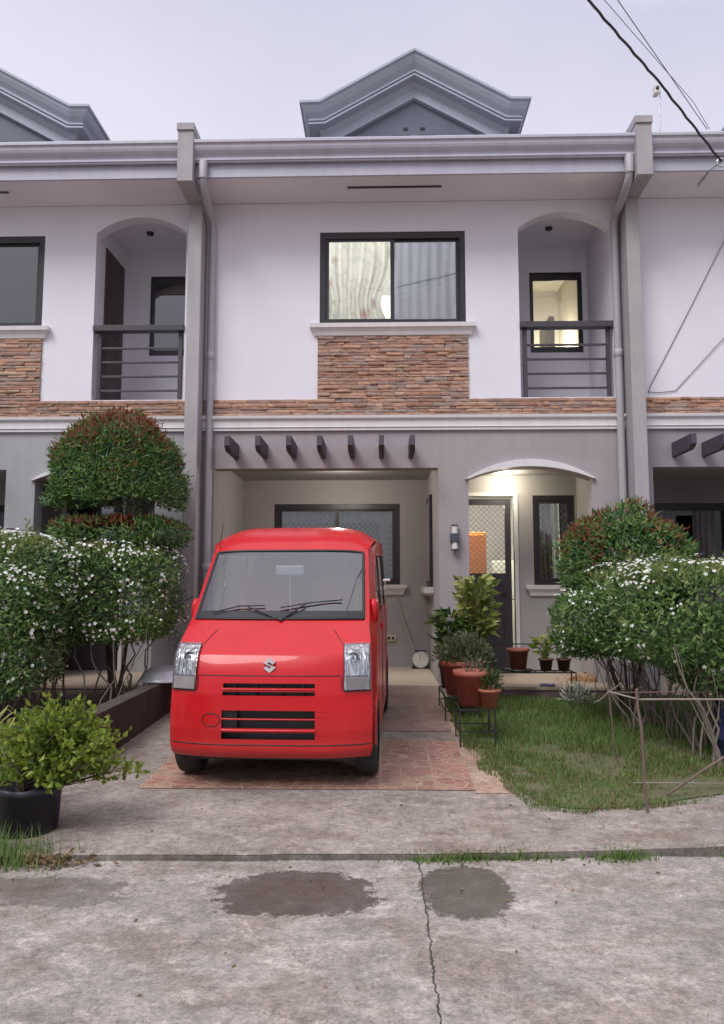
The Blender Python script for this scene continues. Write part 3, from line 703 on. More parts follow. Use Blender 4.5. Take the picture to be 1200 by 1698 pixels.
# curtains and indoor things
floral=cloth('floral_curtain_cloth',[(.10,(.40,.29,.27)),(.22,(.54,.48,.44)),(.31,(.64,.65,.59)),(.55,(.61,.62,.56)),(.66,(.49,.50,.46)),(.78,(.62,.63,.57)),(.95,(.50,.51,.47))],.55,3.1)
sheer=cloth('sheer_curtain_cloth',[(.3,(.52,.50,.52)),(.7,(.62,.60,.62))],.42)
dkc=cloth('brown_curtain_cloth',[(.3,(.16,.115,.11)),(.7,(.24,.17,.16))],.25)
lace=cloth('lace_cloth',[(.3,(.45,.45,.43)),(.7,(.65,.65,.62))],.5)
orange_c=cloth('amber_stand_in_cloth',[(.3,(.55,.25,.04)),(.7,(.70,.38,.07))],.4)
greyc=cloth('grey_curtain_cloth',[(.3,(.20,.19,.20)),(.7,(.30,.29,.30))],.3)
curtain('curtain',-.86,.16,9.74,4.76,6.12,floral,'cream floral curtain lit from behind in the middle upstairs window',7,.045,gather=(-.45,.28),seed=1)
curtain('curtain',.14,1.14,9.70,4.76,6.12,sheer,'grey sheer curtain in right half of the middle upstairs window',8,.028,seed=4)
curtain('curtain',2.02,2.36,10.72,1.48,2.82,dkc,'brown curtain in the window beside the lit front door',5,.02,seed=2)
curtain('curtain',2.36,2.46,10.74,1.48,2.82,lace,'narrow pale curtain edge in the window beside the lit front door',2,.015,seed=2)
curtain('curtain',2.47,2.72,10.72,1.48,2.82,room_dark,'near black sheet added to darken the right of the window beside the lit front door',3,.02,seed=2)  # dark sheet added so the lit room behind does not show
curtain('curtain',-1.62,-.70,11.86,1.5,2.82,dkc,'drawn brown curtain behind the carport window above the van roof',7,.03,seed=3)
curtain('curtain',-.05,.10,11.84,1.5,2.80,lace,'narrow white lace curtain at right of the carport window',3,.02,seed=5)
curtain('curtain',-1.64,.27,11.80,2.50,2.80,lace,'short lace valance across the top of the carport window',14,.03,seed=6)
curtain('curtain',-7.0,-5.15,11.80,1.3,2.84,orange_c,'amber sheet standing in for an unclear orange spot inside left house carport window',9,.03,seed=6)  # amber cloth stands in for an unclear orange spot
curtain('curtain',4.55,4.88,11.3,.4,2.62,greyc,'grey cloth hanging in the dark right hand carport',4,.03,seed=8)
# orange cupboard and white fridge seen through the front door
cup_m=M('orange_wood',(.72,.25,.02),(.60,.19,.015),3,.45)
c=thing('cupboard','orange wooden cupboard seen through the lit front door glass','cupboard',(1.4,12.2,.33))
MB().box(1.02,1.62,12.0,12.4,.34,2.37).build('carcass',cup_m,c,bevel=.01)
for x0,x1 in ((1.04,1.315),(1.325,1.60)):
    d=MB().box(x0,x1,11.975,11.999,.40,2.33).build('cupboard_door',cup_m,c,bevel=.006); MB().box(x1-.03 if x0<1.2 else x0+.01,x1-.01 if x0<1.2 else x0+.03,11.955,11.974,1.3,1.5).build('handle',black_m,d)
c=thing('fridge','white fridge in the lit dining room behind the door','fridge',(2.05,12.9,.33))
wh=M('white_enamel',(.66,.70,.62),None,3,.3)
MB().box(1.81,2.29,12.7,13.2,.34,1.95).build('carcass',wh,c,bevel=.02)
MB().box(1.815,2.285,12.66,12.699,.36,1.3).build('fridge_door',wh,c,bevel=.012); MB().box(1.815,2.285,12.66,12.699,1.315,1.94).build('freezer_door',wh,c,bevel=.012)
# ------------------------------------------------------------------ wall lamps
silver=M('brushed_steel',(.62,.62,.64),None,20,.3,metal=.8)
lampglass=M('frosted_tube',(.72,.70,.70),None,6,.25)
slate=M('slate_metal',(.055,.07,.09),None,8,.4)
def wall_lamp(x,zc,label,dy=F):
    t=thing('wall_lamp',label,'lamp',(x,dy,zc),0,'twin tube wall lamps beside the carports')
    b=MB(); b.box(x-.052,x+.052,dy-.10,dy-.001,zc-.055,zc+.05); b.build('bracket',slate,t,bevel=.006)
    for s in (1,-1):
        MB().lathe((x,dy-.055,zc+s*.095),[(.036,-.042),(.036,.05)],16).build('lamp_tube',lampglass,t)
        MB().lathe((x,dy-.055,zc+s*.150),[(0,-.004),(.046,-.004),(.046,.006),(0,.006)],16).build('cap',black_m,t)
wall_lamp(.88,2.11,'unlit up and down wall lamp on the taupe pier left of the arched porch')
wall_lamp(.80-U,2.08,'unlit up and down wall lamp on the grey pier above the left hedge')
# ------------------------------------------------------------------ low wall, basin
b=MB(); b.poly([(5.75,gz(5.75)-.02),(9.0,gz(9.0)-.02),(9.0,.545),(5.75,.505)],[],-2.40,-2.25,plane='yz')
tag(b.build('low_wall',lowwall_m,bevel=.012),'low dark stained wall along the left edge of the driveway','wall')
t=thing('basin','dented grey metal basin turned upside down on the end of the low wall','basin',(-2.27,8.1,.535))
bm=M('dull_aluminium',(.44,.44,.47),(.30,.30,.33),5,.42,metal=.3)
b=MB(); b.lathe((-2.27,8.1,.54),[(.27,0),(.275,.012),(.25,.03),(.225,.09),(.16,.135),(.08,.15),(0,.152)],28); b.build('bowl',bm,t)
b=MB(); b.tube([(-2.27+.273*math.cos(a*.2618),8.1+.273*math.sin(a*.2618),.546) for a in range(25)],.009,6); b.build('rim',bm,t)
# ------------------------------------------------------------------ vegetation
# left hedge
hz=thing('flowering_hedge','white flowering hedge left of the van, bare stems over soil bed','hedge',(-4.0,7.8,.2),0,'white flowering hedges')
A=shell(22000,(-4.35,7.55,1.47),(1.30,.62,.52),5,21,.35,.07,zmin=.86)
A2=shell(11000,(-3.78,7.2,1.10),(.72,.52,.60),4,22,.4,.10,zmin=.45)
B_=shell(12000,(-2.93,8.0,1.43),(.75,.55,.48),4.5,23,.35,.08,zmin=.92)
topf=lambda zt:(lambda P,n,r:(P[:,2]+r.normal(size=len(P))*.06>zt)&(n[:,2]>.15)&(r.random(len(P))<.8))
foliage('leaves',hz,[A,A2,B_],.066,.023,[hedge_m,newleaf_m],31,topf(1.84))
FA=shell(6000,(-4.35,7.55,1.47),(1.34,.66,.56),5,21,.0,.07,zmin=.9,back=0); FA2=shell(2600,(-3.78,7.2,1.10),(.75,.55,.62),4,22,.0,.10,zmin=.5,back=0); FB=shell(3200,(-2.93,8.0,1.43),(.79,.59,.52),4.5,23,.0,.08,zmin=.98,back=0)
tag(flowers('flowers',hz,flower_m,[FA,FA2,FB],2700,.0165,5),kind='stuff')
q=random.Random(4); bs=[];ts=[]
for i in range(46):
    x=q.uniform(-4.6,-2.5); y=q.uniform(7.3,8.5); bs.append((x,y,gz(y)+.08)); ts.append((x+q.uniform(-.3,.35),y+q.uniform(-.2,.2),q.uniform(1.05,1.35)))
stems('stems',hz,bark_m,bs,ts,.013,5,.06)
# right hedge
hr=thing('flowering_hedge','white flowering hedge at right behind the stick fence, thin bare stems','hedge',(2.7,7.1,.15),0,'white flowering hedges')
C1=shell(24000,(2.88,7.05,1.28),(.90,1.12,.41),4.5,51,.35,.08,zmin=.80)
C2=shell(5200,(2.02,7.55,1.15),(.36,.42,.30),2.6,52,.45,.12)
C3=shell(7000,(3.0,6.5,.98),(.62,.55,.34),3,53,.45,.12)
foliage('leaves',hr,[C1,C2,C3],.062,.022,[hedge_m,newleaf_m],33,topf(1.57))
FC=shell(5000,(2.88,7.05,1.28),(.94,1.16,.45),4.5,51,.0,.08,zmin=.88,back=.3); FD=shell(500,(2.02,7.55,1.15),(.39,.45,.33),2.6,52,.0,.12,back=.2)
tag(flowers('flowers',hr,flower_m,[FC,FD],1250,.0145,9),kind='stuff')
bs=[];ts=[]
for i in range(74):
    k=q.random(); y=8.2-2.1*k; x=2.28+.34*k+q.uniform(-.12,.45); bs.append((x,y,gz(y)+.0)); ts.append((x+q.uniform(-.42,.12),y+q.uniform(-.3,.3),q.uniform(.85,1.1)))
stems('stems',hr,bark_m,bs,ts,.0095,6,.05)
# tall clipped tree
tt=thing('topiary_tree','tall two tier clipped tree with reddish new shoots, behind the left hedge','tree',(-2.95,8.35,.2))
c0=at(195,838,8.35)
T1=shell(25000,(c0.x,8.35,c0.z),(.69,.66,1.02),2.3,61,.3,.07,zmin=at(0,838,8.35).z)
c1=at(200,886,8.35)
T2=shell(9000,(c1.x,8.35,c1.z),(.71,.62,.155),3.2,62,.35,.09)
redf=lambda P,n,r:(((P[:,2]-c0.z)/1.06*.95+noise_arr(P,5)*.35+r.normal(size=len(P))*.16)>.64)
def noise_arr(P,f): return np.array([noise.noise((a*f,b_*f,d*f)) for a,b_,d in P.tolist()])
foliage('upper_crown',tt,[T1],.070,.022,[top_m,red_m],63,redf)
foliage('lower_crown',tt,[T2],.070,.022,[top_m,red_m],64,lambda P,n,r:((n[:,2]>.35)&(noise_arr(P,4)+r.normal(size=len(P))*.2>.0)))
stems('trunk',tt,bark_d,[(c0.x+dx,8.35,gz(8.35)) for dx in (-.02,.03,.0)],[(c0.x+dx,8.35+.1*dx,c0.z-.1) for dx in (-.3,.25,.02)],.035,8,.05)
for (par,P0,m0,num,ln) in ((tt,T1,top_m,60,.13),(hz,FA,newleaf_m,60,.10),(hr,FC,newleaf_m,60,.10)):
    pp,nn=P0; qi=random.Random(len(pp)); V1=[];N1=[]
    for _ in range(num):
        i_=qi.randrange(len(pp)); p_=Vector(pp[i_]); d_=Vector(nn[i_])*.5+Vector((qi.uniform(-.5,.5),qi.uniform(-.5,.5),.75)); d_.normalize(); L_=ln*qi.uniform(.5,1.2)
        for k_ in range(7): V1.append(p_+d_*L_*k_/6); N1.append(d_*.7+Vector((qi.uniform(-1,1),qi.uniform(-1,1),qi.uniform(-.3,.6))))
    v_,f_=leaf_cloud(np.array(V1),np.array(N1),.055,.018,seed=num); tag(build_np('shoots',v_,f_,m0,par),kind='stuff')
# round shrub behind the right hedge
rs=thing('round_shrub','bushy green shrub with orange red new shoots, above the right hedge beside the lit porch','shrub',(2.55,8.15,.2))
c2=at(1036,925,8.1)
S1=shell(15000,(c2.x,8.1,c2.z-.08),(.70,.62,.64),1.75,71,.4,.13)
foliage('crown',rs,[S1],.080,.025,[top_m,red_m,],73,lambda P,n,r:(((P[:,2]-c2.z)/.62*.75+np.abs(P[:,0]-c2.x)/.7*.55+noise_arr(P,4)*.6+r.normal(size=len(P))*.25)>.80),jit=.8)
stems('trunk',rs,bark_d,[(c2.x+dx,8.15,gz(8.15)) for dx in (-.05,.04,.0)],[(c2.x+dx,8.15,c2.z-.1) for dx in (-.25,.22,.03)],.03,9,.05)
# potted bush on the kerb at left
def pot(root,x,y,z,rt,rb,h,m,lip=.02,name='pot',n=30,soil=True):
    b=MB(); b.lathe((x,y,z),[(0,0),(rb,0),(rb+(rt-rb)*.85,h*.84),(rt,h*.84),(rt+lip*.5,h*.88),(rt+lip*.5,h),(rt-.004,h),(rt-.02,h*.86),(0,h*.86)],n)
    return b.build(name,m,root)
px,py_=-2.13,4.68; z0=gz(py_)
pb=thing('potted_bush','lime green leafy bush in big black plastic pot by the kerb','potted plant',(px,py_,z0))
_p=pot(pb,px,py_,z0,.195,.175,.27,blackpot_m)
for _v in _p.data.vertices:
    _a=math.atan2(_v.co.y,_v.co.x); _r=1+.05*noise.noise((math.cos(_a)*2,math.sin(_a)*2,_v.co.z*7))+.02*math.sin(_a*9+_v.co.z*20); _v.co.x*=_r; _v.co.y*=_r; _v.co.z+=.012*noise.noise((_a*2,_v.co.z*5,3)) if _v.co.z>.02 else 0
PP=[];NM=[]
q2=np.random.default_rng(5)
S=[];ST=[]
for i in range(150):
    a=q2.uniform(0,6.28); el=q2.uniform(-.05,1.4); d=np.array([math.cos(a)*math.cos(el),math.sin(a)*math.cos(el)*.8,math.sin(el)*.92])
    base=np.array([px+.12,py_,z0+.30]); L=q2.uniform(.22,.50)*(.98 if d[0]>0 else 1.0); tip=base+d*L+np.array([.07,.0,.04])
    S.append(tuple(np.array([px,py_,z0+.22])+q2.uniform(-.06,.06,3))); ST.append(tuple(tip))
    for k in range(34):
        t=q2.uniform(.45,1.0); PP.append(base+(tip-base)*t+q2.normal(size=3)*.022); NM.append(d*.6+q2.normal(size=3)*.75+np.array([0,0,.35]))
V_,F_=leaf_cloud(np.array(PP),np.array(NM),0.052*q2.uniform(.6,1.2,len(PP)),.030*q2.uniform(.7,1.2,len(PP)),seed=8)
build_np('leaves',V_,F_,lime_m,pb)
stems('stems',pb,bark_d,S,ST,.005,3,.02,5,4)
px2,py2=-2.50,4.95
pg=thing('potted_grass_plant','spiky striped green plant in a black pot at the left picture edge','potted plant',(px2,py2,gz(py2)))
pot(pg,px2,py2,gz(py2),.20,.17,.28,blackpot_m)
V=[];Fc=[]
q=random.Random(12)
b=MB()
for i in range(60):
    a=q.uniform(0,6.28); L=q.uniform(.30,.5); h=q.uniform(.15,.42); pts=[]
    for k in range(5):
        t=k/4; pts.append(Vector((px2+math.cos(a)*L*t*t*1.0+math.cos(a)*.05,py2+math.sin(a)*L*t*t*.8,gz(py2)+.25+h*math.sin(t*2.2))))
    sd=Vector((-math.sin(a),math.cos(a),0))
    vs=[];w=q.uniform(.010,.018)
    for k,p in enumerate(pts): ww=w*(1-.9*(k/4)**1.5); vs+=[p-sd*ww,p+sd*ww]
    b.add(vs,[(2*k,2*k+1,2*k+3,2*k+2) for k in range(4)])
b.build('leaves',var_m,pg)
b=MB()
# ------------------------------------------------------------------ lawn grass, weeds
def blades(n,fn,h,seed,m,name,label,w=.004):
    r=random.Random(seed); V=[];Fc=[]
    while len(V)<n*3:
        x,y,s=fn(r)
        if x is None: continue
        z=gz(y)+.008 if s>0 else .024; s=abs(s)
        hh=h*s*r.uniform(.5,1.3); a=r.uniform(0,6.28); l=hh*r.uniform(.1,.9); c,sn=math.cos(a),math.sin(a); ww=w*r.uniform(.6,1.3)
        o=len(V); V+=[(x-sn*ww,y+c*ww,z),(x+sn*ww,y-c*ww,z),(x+c*l,y+sn*l,z+hh)]; Fc.append((o,o+1,o+2))
    return tag(build_np(name,np.array(V),np.array(Fc),m),label,'grass',kind='stuff')
def lawnf(r):
    x=r.uniform(.64,4.6); y=r.uniform(4.96,9.0)
    jx=x+.05*noise.noise((x*6,y*6,3)); jy=y+.07*noise.noise((x*5,y*5,8))
    if not inside(LAWN,jx+(.05 if x<1.6 else 0),jy+(.055 if y<6.4 else 0)): return None,None,0
    k=noise.noise((x*1.7,y*1.7,0))+.35*noise.noise((x*6,y*6,1))
    if y<7.0 and k<-.10 and r.random()<.72: return None,None,0
    far=min(1,max(0,(y-5.4)/2.0)); return x,y,(.55+.75*far)*(1+.5*k)
def dryf(r):
    x,y,k=lawnf(r)
    if x is None or (y>6.9 and r.random()<.75) or noise.noise((x*2.1,y*2.1,4))<-.1: return None,None,0
    return x,y,k*.7
blades(20000,dryf,.045,9,dry_m,'dry_grass','dry brown thatch among the lawn grass near the street',.0035)
blades(56000,lawnf,.052,3,grass_m,'lawn_grass','short patchy grass of the lawn right of the driveway')
def weedf(r):
    c=r.choice([(.30,4.34,.22,.05),(.75,4.40,.25,.05),(1.30,4.42,.16,.07),(1.32,4.42,.16,.07),(.55,4.37,.35,.03),(1.9,4.48,.3,.04),(1.6,4.75,.12,.1)])
    x=r.gauss(c[0],c[2]*.55); y=r.gauss(c[1],c[3]*.6); return x,y,-r.uniform(.5,1.1)
blades(1500,weedf,.055,5,grass_m,'kerb_weeds','low green weeds sprouting along the kerb joint',.005)
def tuft(r):
    x=r.gauss(-2.25,.22); y=r.gauss(4.25,.10); return x,y,-r.uniform(.5,1.3)
blades(1500,tuft,.13,6,grass_m,'grass_tuft','grass tuft at the foot of the black pot on the street edge',.004)
r=np.random.default_rng(3); n=130
Pd=np.stack([r.normal(-1.80,.12,n),r.normal(4.23,.04,n),r.uniform(.02,.06,n)],1)
V_,F_=leaf_cloud(Pd,r.normal(size=(n,3))*np.array([1,1,.35]),.05,.022,seed=4)
tag(build_np('dry_leaves',V_,F_,dry_m),'dry brown leaf litter on the kerb beside the grass tuft','leaf litter',kind='stuff')
r=np.random.default_rng(17); n=70
Pd=np.stack([r.uniform(-1.9,2.6,n),r.uniform(2.9,5.4,n),np.zeros(n)],1); Pd[:,2]=[(.03 if y<4.3 else gz(y)+.012) for y in Pd[:,1]]
V_,F_=leaf_cloud(Pd,r.normal(size=(n,3))*np.array([1,1,.08]),.028*r.uniform(.5,1.3,n),.013,.1,seed=6)
tag(build_np('fallen_leaves',V_,F_,dry_m),'tiny fallen leaves and grit scattered over the street and apron','leaf litter',kind='stuff')
# ------------------------------------------------------------------ plant stand, pots
def leafy(root,x,y,z,r_,h,n,L,W,m,seed,name='leaves',up=.6,dens=.5):
    rr=np.random.default_rng(seed); u=rr.normal(size=(n,3)); u/=np.linalg.norm(u,axis=1,keepdims=True); u[:,2]=np.abs(u[:,2])*1.0-.15
    t=rr.random(n)**dens
    P=np.array([x,y,z])+u*t[:,None]*np.array([r_,r_,h]); D=u+np.array([0,0,up])+rr.normal(size=(n,3))*.5
    V,F2=leaf_cloud(P,D,L*rr.uniform(.6,1.2,n),W*rr.uniform(.7,1.2,n),seed=seed); return build_np(name,V,F2,m,root)
def spray(root,x,y,z,h,spread,n,L,W,m,seed):
    """upright stalks with broad leaves"""
    rr=random.Random(seed); P=[];D=[];bs=[];ts=[]
    for i in range(n):
        a=rr.uniform(0,6.28); s=rr.uniform(.2,1)*spread; hh=h*rr.uniform(.35,1); t=(x+math.cos(a)*s,y+math.sin(a)*s,z+hh); bs.append((x+.02*math.cos(a),y+.02*math.sin(a),z)); ts.append(t)
        P.append(t); D.append((math.cos(a)*.9,math.sin(a)*.9-.2,rr.uniform(-.35,.7)))
    rr2=np.random.default_rng(seed); k=len(P)
    V,F2=leaf_cloud(np.array(P),np.array(D),L*rr2.uniform(.6,1.15,k),W*rr2.uniform(.75,1.1,k),.15,seed); o=build_np('leaves',V,F2,m,root)
    stems('stems',root,m,bs,ts,.005,seed,.02,5,4); return o
def iron_stand(label,x0,x1,y0,y1,zt,group):
    zb=gz((y0+y1)/2); t=thing('plant_stand',label,'plant stand',((x0+x1)/2,(y0+y1)/2,zb),0,group)
    b=MB()
    for (a,c) in (((x0,y0),(x1,y0)),((x1,y0),(x1,y1)),((x1,y1),(x0,y1)),((x0,y1),(x0,y0))): b.bar((*a,zt),(*c,zt),.012)
    for k in range(1,4): xx=x0+(x1-x0)*k/4; b.bar((xx,y0,zt),(xx,y1,zt),.007)
    b.build('shelf',black_m,t)
    b=MB(); zm=zb+(zt-zb)*.42
    for (a,c) in (((x0,y0),(x1,y0)),((x1,y0),(x1,y1)),((x1,y1),(x0,y1)),((x0,y1),(x0,y0))): b.bar((*a,zm),(*c,zm),.009)
    b.build('brace',black_m,t)
    for xx in (x0,x1):
        for yy in (y0,y1): MB().bar((xx,yy,zb),(xx,yy,zt-.006),.013).build('leg',black_m,t)
    return t
G='black iron plant stands beside the driveway'
iron_stand('front black iron plant stand, under the orange terracotta pots by the lawn',.66,.96,6.72,7.12,gz(6.9)+.315,G)
iron_stand('rear black iron plant stand, behind the first one, near the carport step',.62,.95,7.75,8.6,gz(8.1)+.23,G)
def potted(label,x,y,z,rt,rb,h,m,group=None): 
    t=thing('potted_plant',label,'potted plant',(x,y,z),0,group); pot(t,x,y,z,rt,rb,h,m); return t
G2='pots beside the driveway'
zs=gz(6.9)+.322; zr=gz(8.1)+.237
t=potted('orange terracotta pot with sparse dry twigs, standing on the front iron stand',.80,6.98,zs,.165,.115,.30,terra_m,G2)
stems('stems',t,bark_d,[(.80+dx,6.98,zs+.27) for dx in (-.05,.02,.06)],[(.70,6.95,zs+.5),(.84,6.98,zs+.45),(.9,7.0,zs+.5)],.004,2,.03,5,4)
leafy(t,.84,6.98,zs+.30,.14,.10,60,.05,.02,olive_m,4)
t=potted('small orange pot with trailing green leaves, at the lawn end of the front stand',.93,6.83,zs,.092,.062,.155,terra2_m,G2)
leafy(t,.95,6.86,zs+.17,.11,.20,240,.055,.016,dark_m,14)
t=potted('large terracotta pot with grey green bushy plant, on the rear iron stand',.80,7.95,zr,.215,.15,.34,terra_m,G2)
leafy(t,.82,7.95,zr+.36,.30,.27,1500,.075,.020,olive_m,15)
t=potted('black pot with tall yellow variegated plant, left of the lit front door',.93,8.5,zr,.15,.12,.27,blackpot_m,G2)
spray(t,1.02,8.5,zr+.25,.92,.17,300,.14,.085,var_m,16); 
t=potted('black pot with dark broad leaved plant against the taupe pier',.74,8.45,zr,.13,.10,.25,blackpot_m,G2)
spray(t,.75,8.45,zr+.25,.55,.13,100,.19,.080,dark_m,17)
# bench of pots before the porch
sx0,sx1,sy0,sy1=1.28,2.15,8.72,8.93; zb=gz(8.8); st=at(870,1114,8.8).z
t=thing('plant_bench','low black iron plant bench with a back rail, in front of the porch','plant bench',(1.7,8.8,zb))
b=MB(); 
for y in (sy0,sy1): b.bar((sx0,y,st),(sx1,y,st),.014)
for k in range(9): x=sx0+(sx1-sx0)*k/8; b.bar((x,sy0,st),(x,sy1,st),.008)
b.build('seat',black_m,t)
b=MB(); b.bar((sx0,sy1,st+.30),(sx1-.07,sy1,st+.30),.012)
for x in (sx0,sx1-.07): b.bar((x,sy1,st),(x,sy1,st+.30),.012)
b.bar((sx1-.16,sy1,st+.16),(sx1-.12,sy1,st+.36),.009); b.bar((sx1-.08,sy1,st+.16),(sx1-.12,sy1,st+.36),.009)
b.build('back_rail',black_m,t)
for x in (sx0,sx1):
    for y in (sy0,sy1): MB().bar((x,y,zb),(x,y,st-.008),.012).build('leg',black_m,t)
t=thing('flower_pot','empty brownish red pot in a dark saucer on the iron bench','pot',(1.53,8.82,st+.008))
MB().lathe((1.53,8.82,st+.008),[(0,0),(.15,0),(.16,.022),(.0,.02)],24).build('saucer',black_m,t); pot(t,1.53,8.82,st+.03,.118,.085,.23,terra_m)
G3='small brown pots with lime green plants on the iron bench'
t=potted('small brown pot with taller lime green leaves, second pot on the iron bench',1.84,8.82,st+.008,.078,.058,.14,brownpot_m,G3); spray(t,1.83,8.82,st+.13,.24,.10,34,.12,.055,lime_m,21)
t=potted('small brown pot with sparse lime leaves at the right end of the iron bench',2.04,8.82,st+.008,.078,.058,.14,brownpot_m,G3); spray(t,2.04,8.82,st+.13,.15,.08,18,.10,.045,lime_m,22)
bl=M('blue_cloth',(.09,.10,.26),None,8,.8)
b=MB(); V=[];Fc=[]
for i in range(7):
    for j in range(6): V.append((1.80+i*.03+.008*j,9.02+j*.035,.376+.018*abs(noise.noise((i*.7,j*.7,1)))+.004))
for i in range(6):
    for j in range(5): k=i*6+j; Fc.append((k,k+6,k+7,k+1))
b.add(V,Fc,0,True); tag(b.build('cloth',bl),'crumpled dark blue cloth lying on the porch edge','cloth')
# dry orange leaves heap on porch
n=170; r=np.random.default_rng(8); Pd=np.stack([r.normal(2.52,.16,n),r.normal(9.6,.12,n),.375+np.abs(r.normal(0,.03,n))],1)
V_,F_=leaf_cloud(Pd,r.normal(size=(n,3))*np.array([1,1,.4]),.11,.012,seed=4)
tag(build_np('straw',V_,F_,M('orange_straw',(.45,.20,.05),(.38,.17,.05),9,.8)),'loose orange straw on the porch floor behind the bench','straw',kind='stuff')
# pale plant beside the hedge foot
t=thing('small_plant','pale grey leaved small plant at the foot of the right hedge','plant',(2.12,8.55,gz(8.55))); leafy(t,2.12,8.55,gz(8.55)+.05,.17,.25,130,.09,.03,M('silver_leaf',(.40,.42,.34),(.22,.26,.18),9,.6),24); stems('stems',t,bark_m,[(2.12,8.55,gz(8.55))]*4,[(2.0,8.5,.5),(2.2,8.5,.52),(2.1,8.6,.55),(2.16,8.5,.45)],.006,2,.02,5,4)
# ------------------------------------------------------------------ stick fence at right
wood=M('weathered_stick',(.17,.115,.09),(.11,.075,.06),18,.85,.5,60)
pale=M('pale_bamboo',(.30,.255,.20),(.23,.19,.15),12,.7)
t=thing('stick_fence','makeshift fence of thin weathered sticks at the lawn corner','fence',(1.64,5.06,gz(5.06)))
def stick(name,pts,r_,m,seed):
    q=random.Random(seed); P=[]
    pts=[Vector(p) for p in pts]
    for i in range(len(pts)-1):
        for k in range(4): P.append(pts[i].lerp(pts[i+1],k/4)+Vector((q.uniform(-1,1),q.uniform(-1,1),q.uniform(-.4,.4)))*r_*.9)
    P.append(pts[-1]); MB().tube(P,[r_*q.uniform(.8,1.15) for _ in P],7).build(name,m,t)
stick('post',[tuple(at(1077,1372,5.06)),tuple(at(1066,1270,5.07)),tuple(at(1055,1142,5.09))],.0105,wood,1)
stick('post',[tuple(at(1020,1262,6.3)),tuple(at(1010,1150,6.3))],.006,wood,2)
stick('rail',[tuple(at(1008,1146,5.12)),tuple(at(1060,1160,5.12)),tuple(at(1290,1160,5.3))],.0055,pale,3)
stick('rail',[tuple(at(1010,1148,6.2)),tuple(at(1200,1148,6.2)),tuple(at(1330,1152,6.2))],.0055,wood,4)
stick('brace',[tuple(at(990,1164,5.6)),tuple(at(1030,1132,5.9))],.006,wood,5)
stick('brace',[tuple(at(1105,1318,5.35)),tuple(at(1235,1232,5.5))],.009,wood,6)
stick('rail',[tuple(at(1050,1298,5.5)),tuple(at(1300,1299,5.6))],.004,pale,7)
bd=M('blue_plastic',(.035,.045,.13),(.03,.035,.09),5,.5)
dx=at(1189,1200,6.35).x+.24
t=thing('stand_in_drum','dark blue drum guessed for an unclear blue object at the right picture edge','drum',(dx,6.35,gz(6.35)))  # drum shape is a guess for a blue object barely in view
b=MB(); b.lathe((dx,6.35,gz(6.35)),[(0,.0),(.22,.0),(.235,.03),(.235,.16),(.245,.17),(.245,.19),(.235,.20),(.235,.36),(.245,.37),(.245,.39),(.235,.40),(.23,.56),(.21,.58),(0,.58)],26); b.build('barrel',bd,t)
MB().lathe((dx-.02,6.35,gz(6.35)+.58),[(.06,0),(.06,.03),(0,.03)],14).build('lid',blackpot_m,t)
ps=at(1206,1128,6.35)
t=thing('bucket','pink bucket guessed for an unclear pink object above the blue drum','bucket',(ps.x+.06,6.35,gz(6.35)+.612)); pkm=M('pink_plastic',(.55,.30,.30),None,5,.5)  # bucket shape is a guess for a pink object barely in view
MB().lathe((ps.x+.06,6.35,gz(6.35)+.612),[(0,0),(.07,0),(.10,.14),(.108,.145),(.1,.15),(.06,.02),(0,.02)],20).build('body',pkm,t); MB().tube([(ps.x+.06+.1*math.cos(a*.3142),6.35,gz(6.35)+.75+.06*math.sin(a*.3142)) for a in range(11)],.004,5).build('handle',pale,t)
# ------------------------------------------------------------------ carport things
wm=M('white_plastic',(.68,.66,.62),None,8,.45)
t=thing('dial_scale','round white dial scale with black base on the carport floor','scale',(.55,11.35,.335))
b=MB(); b.box(.43,.67,11.28,11.46,.336,.37); b.box(.47,.63,11.34,11.42,.37,.50); b.box(.46,.64,11.32,11.44,.575,.59); b.build('base',black_m,t,bevel=.006)
d=MB().lathe((.55,11.30,.462),[(0,-.022),(.112,-.022),(.118,-.012),(.118,.04),(0,.04)],30,axis='y',smooth=False).build('dial',wm,t)
b=MB(); b.bar((.55,11.275,.462),(.53,11.275,.535),.006); 
for k in range(12):
    a=k*math.pi/6; b.bar((.55+.092*math.cos(a),11.2762,.462+.092*math.sin(a)),(.55+.105*math.cos(a),11.2762,.462+.105*math.sin(a)),.004)
b.build('needle',black_m,d)
t=thing('squeegee_pole','white T handled floor squeegee pole leaning at the carport entrance','squeegee',(.03,9.3,.24))
p0=at(638,1150,9.3); p1=at(637,962,9.3)
MB().tube([(p0.x,9.3,gz(9.3)+.05),(p1.x,9.3,p1.z)],.014,10).build('pole',wm,t)
MB().tube([(p1.x-.07,9.3,p1.z),(p1.x+.07,9.3,p1.z)],.017,10).build('grip',wm,t)
MB().box(p0.x-.2,p0.x+.02,9.28,9.32,gz(9.3)+.012,gz(9.3)+.06).build('blade',wm,t)
t=thing('broom','brown handled broom leaning in the carport corner','broom',(.45,11.45,.336))
MB().tube([(.50,11.35,.45),(.21,11.57,1.36)],.012,8).build('handle',recess_p,t)
MB().poly([(.42,.34),(.62,.34),(.54,.47),(.47,.47)],[],11.3,11.36).build('bristles',black_m,t)
oz=at(648,1058,11.59)
t=thing('outlet_box','cream electric outlet box on the carport back wall','outlet',tuple(oz)); MB().box(oz.x-.075,oz.x+.075,11.565,11.599,oz.z-.045,oz.z+.045).build('cover',M('cream_plastic',(.62,.56,.36),None,8,.4),t,bevel=.005)
MB().box(oz.x-.05,oz.x-.01,11.56,11.5645,oz.z-.02,oz.z+.02).build('socket',black_m,t); MB().box(oz.x+.01,oz.x+.05,11.56,11.5645,oz.z-.02,oz.z+.02).build('socket',black_m,t)
